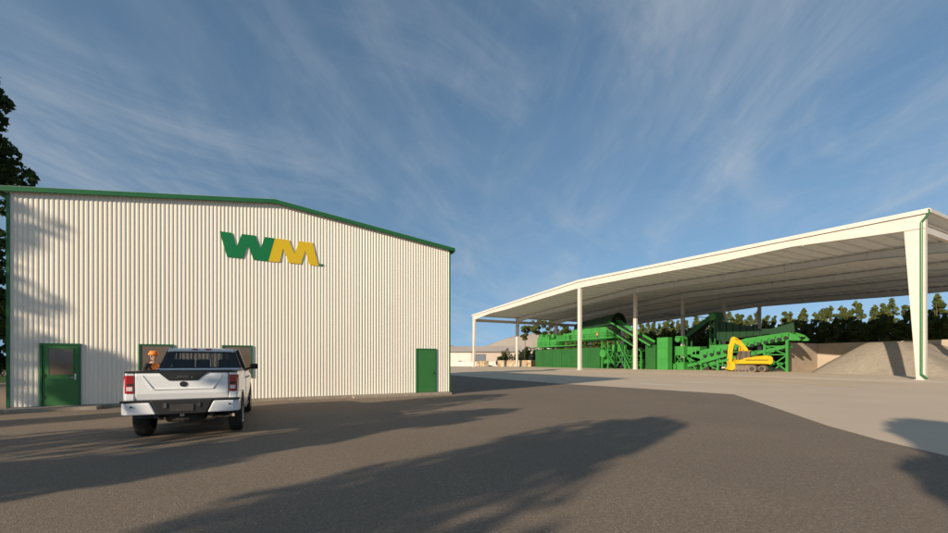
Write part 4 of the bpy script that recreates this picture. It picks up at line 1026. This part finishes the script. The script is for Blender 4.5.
# ================================================================== PICKUP TRUCK
# local: x right, y forwards, z up; origin below the rear axle
tk = thing('pickup_truck', (0, 0, 0), 'white crew cab pickup truck parked facing the cream wall', 'pickup truck')
WB, RO, FO = 3.70, 1.10, 0.98           # wheelbase, overhangs
YR, YF = -RO, WB + FO
RW = 0.42
def wz(z):      # half width of the body at height z
    pts = [(.3, .90), (.56, .935), (.80, .965), (1.05, .968), (1.22, .955), (1.375, .925), (1.5, .90)]
    for (a, da), (b, db) in zip(pts, pts[1:]):
        if z <= b: return da + (db - da) * max(0, z - a) / (b - a)
    return .90
def body_side(s_, prof, nm, par, mt, off=0, th=.035):
    bm = bmesh.new(); vs = [bm.verts.new((0, y, z)) for y, z in prof]; bm.faces.new(vs)
    for zc in (.56, .68, .80, .92, 1.05, 1.14, 1.22, 1.30): bmesh.ops.bisect_plane(bm, geom=bm.verts[:] + bm.edges[:] + bm.faces[:], plane_co=(0, 0, zc), plane_no=(0, 0, 1))
    for yc in (3.0, 4.0, 4.3, 4.55): bmesh.ops.bisect_plane(bm, geom=bm.verts[:] + bm.edges[:] + bm.faces[:], plane_co=(0, yc, 0), plane_no=(0, 1, 0))
    for v in bm.verts:
        w = wz(v.co.z) + off
        if v.co.y > 4.0: w -= ((v.co.y - 4.0) / .7) ** 2 * .13
        if v.co.y < -.9: w -= ((-v.co.y - .9) / .2) ** 2 * .03
        v.co.x = s_ * w
    me = bpy.data.meshes.new(nm); bm.normal_update()
    for f in bm.faces:
        if f.normal.x * s_ < 0: f.normal_flip()
    bm.to_mesh(me); bm.free(); me.materials.append(mt)
    for p_ in me.polygons: p_.use_smooth = True
    o = bpy.data.objects.new(nm, me); COL.objects.link(o); o.parent = par
    so = o.modifiers.new('solid', 'SOLIDIFY'); so.thickness = th; so.offset = -1
    es = o.modifiers.new('es', 'EDGE_SPLIT'); es.split_angle = R(40)
    return o
def arch(cy, r_, z0, n=12, rev=False):
    pts = []; a0 = math.asin((z0 - RW) / r_) if abs(z0 - RW) < r_ else 0
    for i in range(n + 1):
        g = math.pi - a0 - (math.pi - 2 * a0) * i / n; pts.append((cy + r_ * math.cos(g), RW + r_ * math.sin(g)))
    return pts[::-1] if rev else pts
SILL = .40; CB = 0.96        # cab rear face at y = CB + ...
YC = 1.12                    # gap between bed and cab
bed_prof = [(YR + .04, .58)] + arch(0, .50, .58) + [(YC - .02, SILL + .05), (YC - .02, 1.375), (YR + .04, 1.375)]
cab_prof = [(YC + .01, SILL)] + [(WB - .62, SILL)] + arch(WB, .50, SILL + .02) + [(YF - .28, SILL + .1), (YF - .10, .60), (YF - .06, 1.02), (YF - .3, 1.12), (WB - .2, 1.22), (WB - .75, 1.27), (YC + .01, 1.33)]
for s_ in (-1, 1):
    body_side(s_, bed_prof, 'bed_side', tk, M['white_car'])
    body_side(s_, cab_prof, 'cab_side', tk, M['white_car'])
    # black wheel arch lips
    for cy in (0, WB):
        m = MB(); pts_o = arch(cy, .505, .47 if cy else .58, 16); pts_i = arch(cy, .465, .47 if cy else .58, 16)
        m.prism(pts_o + pts_i[::-1], 'x', s_ * .90, s_ * (.972)); m.build('arch_trim', M['black'], tk)
    # bed rail cap
    MB().box(min(s_ * .93, s_ * .83), max(s_ * .93, s_ * .83), YR + .06, YC - .03, 1.372, 1.395).build('bed_rail', M['black'], tk, bevel=.008)
    MB().box(min(s_ * .83, s_ * .85), max(s_ * .83, s_ * .85), YR + .1, YC - .05, .80, 1.36).build('bed_liner', M['black'], tk)
MB().box(-.83, .83, YR + .08, YC - .04, .78, .82).box(-.84, .84, YC - .08, YC - .04, .82, 1.375).build('bed_floor', M['black'], tk)
# tailgate
tgt = MB().prism([(YR + .055, .83), (YR + .020, .95), (YR + .012, 1.30), (YR + .03, 1.36), (YR + .10, 1.368), (YR + .10, .83)], 'x', -.765, .765).build('tailgate', M['white_car'], tk, bevel=.012)
MB().prism([(-.38, 1.355), (.38, 1.355), (.46, 1.385), (-.46, 1.385)], 'y', YR + .015, YR + .11).box(-.93, .93, YR + .008, YR + .11, 1.366, 1.392).build('tailgate_cap', M['black'], tgt, bevel=.006)
MB().prism([(-.40, 1.362), (.40, 1.362), (.235, 1.205), (-.235, 1.205)], 'y', YR - .004, YR + .03).build('handle_panel', M['black'], tgt, bevel=.01)
MB().box(-.10, .10, YR - .012, YR + .0, 1.255, 1.30).build('handle', M['dark'], tgt, bevel=.006)
MB().box(.135, .150, YR - .012, YR + .0, 1.26, 1.285).build('camera_lens', M['chrome'], tgt)
m = MB().cyl((0, YR + .006, 1.135), (0, YR + .02, 1.135), .055, 22); m.v = [(x * 1.15, y, z) for x, y, z in m.v]; m.build('emblem', M['black'], tgt)
m = MB()
for s_ in (-1, 1):       # pressed crease lines
    m.bar((s_ * .66, YR + .010, 1.31), (s_ * .50, YR + .010, 1.05), .022, .012, up=Vector((0, 1, 0))); m.bar((s_ * .50, YR + .010, 1.05), (s_ * .48, YR + .012, 1.045), .022, .012, up=Vector((0, 1, 0)))
m.bar((-.50, YR + .010, 1.04), (.50, YR + .010, 1.04), .012, .018, up=Vector((0, 1, 0)))
m.build('crease', M['white_car'], tgt)
# corner pillars and tail lights
for s_ in (-1, 1):
    xs = sorted((s_ * .775, s_ * .925))
    MB().box(xs[0], xs[1], YR + .03, YR + .16, .82, 1.365).build('corner_post', M['white_car'], tk, bevel=.02)
    def pts_l(z0, z1): return [(s_ * .785, YR + .012), (s_ * .90, YR + .018), (s_ * .952, YR + .06), (s_ * .962, YR + .20), (s_ * .90, YR + .20), (s_ * .785, YR + .10)]
    m = MB().prism(pts_l(0, 0), 'z', 0.965, 1.315); tl = m.build('tail_light', M['red'], tk, bevel=.01)
    MB().prism([(s_ * .80, YR + .006), (s_ * .895, YR + .011), (s_ * .895, YR + .05), (s_ * .80, YR + .05)], 'z', 1.015, 1.095).build('reverse_lamp', M['clearlens'], tl, bevel=.006)
    MB().prism([(s_ * .80, YR + .007), (s_ * .895, YR + .012), (s_ * .895, YR + .05), (s_ * .80, YR + .05)], 'z', 1.12, 1.16).build('lens_bar', M['black'], tl)
# rear bumper
bmp = MB().prism([(-.52, .83), (.52, .83), (.40, .545), (-.40, .545)], 'y', YR - .10, YR + .08).build('rear_bumper', M['black'], tk, bevel=.02)
MB().box(-.975, .975, YR - .09, YR + .06, .795, .835).build('bumper_step', M['black'], bmp, bevel=.01)
MB().box(-.19, .19, YR - .112, YR - .10, .60, .74).build('plate_recess', M['dark'], bmp, bevel=.01)
for s_ in (-1, 1):
    pl_ = [(s_ * .42, YR - .105), (s_ * .86, YR - .085), (s_ * .965, YR - .02), (s_ * .985, YR + .20), (s_ * .93, YR + .22), (s_ * .42, YR + .06)]
    m = MB().prism(pl_, 'z', .56, .79)
    m.v = [((x + (-s_ * .07 if False else 0), y, z) if abs(x) > .5 else (x + s_ * (.10 if z > .7 else .0), y, z)) for x, y, z in m.v]
    m.build('bumper_corner', M['white_car'], bmp, bevel=.02)
    MB().cyl((s_ * .80, YR - .11, .715), (s_ * .80, YR - .06, .715), .018, 12).build('parking_sensor', M['black'], bmp)
    MB().box(min(s_ * .30, s_ * .25), max(s_ * .30, s_ * .25), YR - .115, YR - .10, .68, .77).build('hook', M['chrome'] if s_ < 0 else M['dark'], bmp)
MB().box(-.05, .05, YR - .06, YR + .3, .50, .56).box(-.035, .035, YR - .12, YR - .05, .505, .555).build('tow_hitch', M['dark'], tk)
# chassis
m = MB().box(-.50, -.42, YR + .1, YF - .5, .46, .60).box(.42, .50, YR + .1, YF - .5, .46, .60)
for yy in (-.7, .9, 2.1, 3.2): m.box(-.45, .45, yy, yy + .1, .47, .57)
m.cyl((-.75, 0, RW), (.75, 0, RW), .06, 12).ball((0, 0, RW), .17, .17, .16).cyl((-.75, WB, RW), (.75, WB, RW), .05, 12)
m.box(-.85, .85, YC, WB - .5, .42, .46).box(-.42, .42, WB - .5, YF - .3, .40, .50)
m.build('chassis', M['dark'], tk)
m = MB().lathe([(.14, -.1), (.33, -.10), (.36, -.05), (.36, .05), (.33, .10), (.14, .10), (.14, -.1)], (0, -.72, .47), 'z', 24); m.build('spare_tyre', M['tyre'], tk, smooth=False)
MB().path([(.42, .5, .42), (.45, -.6, .42), (.70, -.95, .45), (.86, -1.10, .47)], .035, 12).build('exhaust_pipe', M['chrome'], tk)
m = MB()
for s_ in (-1, 1): m.bar((s_ * .55, -.65, .50), (s_ * .55, 0, .40), .07, .05).bar((s_ * .55, 0, .40), (s_ * .55, .65, .50), .07, .05).cyl((s_ * .40, -.15, .44), (s_ * .36, -.3, .75), .035, 8)
m.build('leaf_spring', M['dark'], tk)
# wheel wells (dark inner arches)
for cy in (0, WB):
    for s_ in (-1, 1):
        m = MB(); n = 14; vs = []
        for i in range(n + 1):
            g = math.pi * i / n
            for xx in (s_ * .52, s_ * .93): vs.append((xx, cy + .50 * math.cos(g), RW + .50 * math.sin(g) * .98))
        m.add(vs, [(2*i, 2*i+1, 2*i+3, 2*i+2) for i in range(n)]); m.build('wheel_well', M['black'], tk, fix=False)
# wheels
def wheel(s_, cy):
    c = (s_ * .845, cy, RW)
    w = MB().lathe([(.27, -.13), (.38, -.135), (.413, -.105), (.42, -.06), (.42, .06), (.413, .105), (.38, .135), (.27, .13), (.27, -.13)], c, 'x', 40).build('wheel', M['tyre'], tk, smooth=True)
    m = MB()
    for i in range(44):
        g = 2 * math.pi * i / 44
        for xx in (-.06,): m.bar((c[0] + xx, cy + .419 * math.cos(g), RW + .419 * math.sin(g)), (c[0] + xx + .12, cy + .419 * math.cos(g + .05), RW + .419 * math.sin(g + .05)), .03, .012, up=Vector((0, math.cos(g), math.sin(g))))
    m.build('tread', M['tyre'], w)
    m = MB().lathe([(.275, -.125), (.27, .10), (.255, .125), (.235, .11), (.235, .02), (.05, .03), (.0, .03)], c, 'x', 32)
    if s_ < 0: m.v = [(2 * c[0] - x, y, z) for x, y, z in m.v]
    for i in range(6):
        g = 2 * math.pi * i / 6 + .2; xx = c[0] + s_ * .09
        for dg in (-.13, .13): m.bar((xx, cy + .05 * math.cos(g), RW + .05 * math.sin(g)), (xx + s_ * .015, cy + .245 * math.cos(g + dg), RW + .245 * math.sin(g + dg)), .035, .03, up=Vector((1, 0, 0)))
    m.cyl((c[0] + s_ * .06, cy, RW), (c[0] + s_ * .12, cy, RW), .06, 16)
    m.build('rim', M['alloy'], w)
for s_ in (-1, 1):
    for cy in (0, WB): wheel(s_, cy)
# cab greenhouse
zb, zr = 1.33, 1.895
YB = YC + .03; RB = YB + .13       # rear glass base and roof rear
A0, A1 = 3.12, 2.42                # windscreen base and top
wb_, wr = .895, .70
m = MB()
# roof: crowned
ny, nx = 10, 8; vs = []; fs = []
for i in range(ny + 1):
    yy = RB - .03 + (A1 + .06 - RB) * i / ny; e = min(i, ny - i) / ny
    for j in range(nx + 1):
        f = j / nx * 2 - 1; xx = f * (wr + .01); vs.append((xx, yy, zr + .045 * (1 - f * f) - .03 * (1 - min(1, e * 5)) ** 2))
k0 = len(vs)
for i in range(ny + 1):
    for j in range(nx + 1): x, y, z = vs[i * (nx + 1) + j]; vs.append((x * .985, y, min(z - .05, zr - .03)))
for i in range(ny):
    for j in range(nx):
        a = i * (nx + 1) + j; fs += [(a, a + 1, a + nx + 2, a + nx + 1), (k0 + a, k0 + a + nx + 1, k0 + a + nx + 2, k0 + a + 1)]
for i in range(ny):
    for j in (0, nx): a = i * (nx + 1) + j; fs.append((a, a + nx + 1, k0 + a + nx + 1, k0 + a))
for j in range(nx):
    for i in (0, ny): a = i * (nx + 1) + j; fs.append((a, a + 1, k0 + a + 1, k0 + a))
m.add(vs, fs).build('cab_roof', M['white_car'], tk, smooth=False, bevel=.01)
def pillar(p, q, w, h, mt=M['white_car'], nm='pillar'): return MB().bar(p, q, w, h).build(nm, mt, tk, bevel=.012)
for s_ in (-1, 1):
    MB().add([(s_ * wb_, YB, zb), (s_ * (wb_ - .12), YB - .01, zb), (s_ * (wr - .09), RB - .01, zr), (s_ * wr, RB, zr),
              (s_ * wb_, YB + .16, zb), (s_ * (wb_ - .05), YB + .16, zb), (s_ * (wr - .04), RB + .10, zr), (s_ * wr, RB + .10, zr)],
             [(0,1,2,3),(0,3,7,4),(4,7,6,5),(1,5,6,2)]).build('rear_pillar', M['black'], tk)
    pillar((s_ * (wb_ - .01), 2.08, zb), (s_ * (wr + .0), 1.98, zr), .05, .10, M['black'], 'door_pillar')
    pillar((s_ * (wb_ - .03), A0, 1.24), (s_ * (wr - .01), A1, zr), .07, .09, M['white_car'], 'windscreen_pillar')
    # side glass as two thin panes
    MB().add([(s_ * (wb_ - .008), YB + .15, zb), (s_ * (wb_ - .008), 2.06, zb), (s_ * (wr - .004), 1.97, zr), (s_ * (wr - .004), RB + .08, zr), (s_ * (wb_ - .016), YB + .15, zb), (s_ * (wb_ - .016), 2.06, zb), (s_ * (wr - .012), 1.97, zr), (s_ * (wr - .012), RB + .08, zr)], [(0,1,2,3),(4,7,6,5),(0,4,5,1),(3,2,6,7),(0,3,7,4),(1,5,6,2)]).build('side_window', M['cabglass'], tk)
    MB().add([(s_ * (wb_ - .008), 2.10, zb), (s_ * (wb_ - .008), A0 - .08, 1.27), (s_ * (wr - .004), A1 - .02, zr), (s_ * (wr - .004), 2.0, zr), (s_ * (wb_ - .016), 2.10, zb), (s_ * (wb_ - .016), A0 - .08, 1.27), (s_ * (wr - .012), A1 - .02, zr), (s_ * (wr - .012), 2.0, zr)], [(0,1,2,3),(4,7,6,5),(0,4,5,1),(3,2,6,7),(0,3,7,4),(1,5,6,2)]).build('side_window', M['cabglass'], tk)
    # mirror
    mr = MB().box(*sorted((s_ * .99, s_ * 1.20)), 2.78, 2.90, 1.36, 1.52).build('mirror', M['black'], tk, bevel=.035, seg=3)
    MB().bar((s_ * .88, 2.86, 1.36), (s_ * 1.03, 2.85, 1.40), .06, .05).build('mirror_arm', M['black'], mr)
    MB().box(*sorted((s_ * 1.01, s_ * 1.18)), 2.772, 2.779, 1.385, 1.495).build('mirror_glass', M['cabglass'], mr)
    # doors: seams and handles
    for y0_, y1_, nm in ((YC + .12, 2.06, 'rear'), (2.07, 3.02, 'front')):
        pr_ = [(y0_, .50), (y1_ - .01, .50), (y1_ - .01, 1.32), (y0_, 1.32)]
        if nm == 'rear': pr_ = [(y0_ + .15, .50), (y1_ - .01, .50), (y1_ - .01, 1.31), (y0_, 1.31), (y0_, .9)]
        dd_ = body_side(s_, pr_, 'door', tk, M['white_car'], off=.006, th=.012)
        dd_.parent = tk
        MB().box(*sorted((s_ * .972, s_ * 1.0)), y0_ + .10, y0_ + .27, 1.155, 1.19).build('handle', M['black'], dd_, bevel=.008)
    MB().box(*sorted((s_ * .90, s_ * .955)), YC + .2, WB - .65, .36, .40).build('side_step', M['black'], tk, bevel=.01)
    MB().box(*sorted((s_ * .91, s_ * .936)), YC + .05, 3.0, 1.325, 1.345).build('belt_trim', M['black'], tk)
# rear window: black frame, glass, dividers
def rwp(fx, fz, off=0):      # point on the rear window plane
    return (fx * (wb_ - .10 + (wr - .08 - wb_ + .10) * fz), YB + (RB - YB) * fz - off, zb + (zr - zb) * fz)
m = MB()
def rband(x0, x1, z0, z1, th=.02, o=.004):
    a = [rwp(x0, z0, o), rwp(x1, z0, o), rwp(x1, z1, o), rwp(x0, z1, o)]; b = [(x, y + th, z) for x, y, z in a]
    m.add(a + b, [(0,1,2,3),(4,7,6,5),(0,4,5,1),(3,2,6,7),(0,3,7,4),(1,5,6,2)])
rband(-1.03, 1.03, .13, .21); rband(-1.03, 1.03, .82, .90); rband(-1.03, -.85, .21, .82); rband(.85, 1.03, .21, .82); rband(-.30, -.275, .21, .82); rband(.275, .30, .21, .82)
m.build('rear_window_frame', M['black'], tk)
m = MB(); rband(-.85, .85, .21, .82, .006, -.006); m.build('rear_window', M['cabglass'], tk)
MB().box(-.895, .895, YC + .0, YC + .05, .5, 1.415).build('cab_back_wall', M['white_car'], tk, bevel=.01)
MB().box(-.685, .685, RB - .035, RB + .03, zr - .065, zr + .012).build('roof_header', M['white_car'], tk, bevel=.012)
for a_ in (-.20, .08): MB().box(a_, a_ + .12, RB - .055, RB, zr - .022, zr + .012).build('high_brake_light', M['red'], tk, bevel=.006)
# windscreen, hood, front
MB().add([(-.84, A0, 1.25), (.84, A0, 1.25), (wr - .05, A1, zr), (-wr + .05, A1, zr), (-.84, A0 - .02, 1.24), (.84, A0 - .02, 1.24), (wr - .05, A1 - .02, zr - .01), (-wr + .05, A1 - .02, zr - .01)], [(0,1,2,3),(4,7,6,5),(0,4,5,1),(3,2,6,7),(0,3,7,4),(1,5,6,2)]).build('windscreen', M['cabglass'], tk)
MB().prism([(3.02, 1.20), (3.10, 1.26), (3.6, 1.235), (4.3, 1.15), (YF - .10, 1.04), (YF - .06, .95), (YF - .4, .9), (3.02, 1.1)], 'x', -.84, .84).build('hood', M['white_car'], tk, bevel=.04, seg=3)
MB().box(-.62, .62, YF - .09, YF - .03, .62, .98).build('grille', M['black'], tk, bevel=.02)
for s_ in (-1, 1): MB().box(*sorted((s_ * .63, s_ * .86)), YF - .14, YF - .05, .80, .98).build('headlight', M['clearlens'], tk, bevel=.02)
MB().box(-.86, .86, YF - .16, YF + .03, .40, .62).build('front_bumper', M['chrome'], tk, bevel=.04)
MB().box(-.88, .88, 2.9, 3.15, .6, 1.18).build('dashboard', M['black'], tk)
MB().cyl((-.4, 2.72, 1.22), (-.4, 2.78, 1.18), .19, 20).build('steering_wheel', M['black'], tk)
# seats
m0 = []
for xx, yy, w in ((-.42, 2.05, .50), (.42, 2.05, .50), (-.48, 1.38, .50), (.0, 1.38, .40), (.48, 1.38, .50)):
    st = MB().box(xx - w / 2, xx + w / 2, yy, yy + .55, .70, .86).box(xx - w / 2, xx + w / 2, yy - .02, yy + .12, .84, 1.40).build('seat', M['seat'], tk, bevel=.04)
    MB().box(xx - .15, xx + .15, yy - .01, yy + .09, 1.42, 1.64).build('headrest', M['seat'], st, bevel=.04)
tk.location = (-1.61, 10.90, 0.008); tk.rotation_euler = (0, 0, R(0))
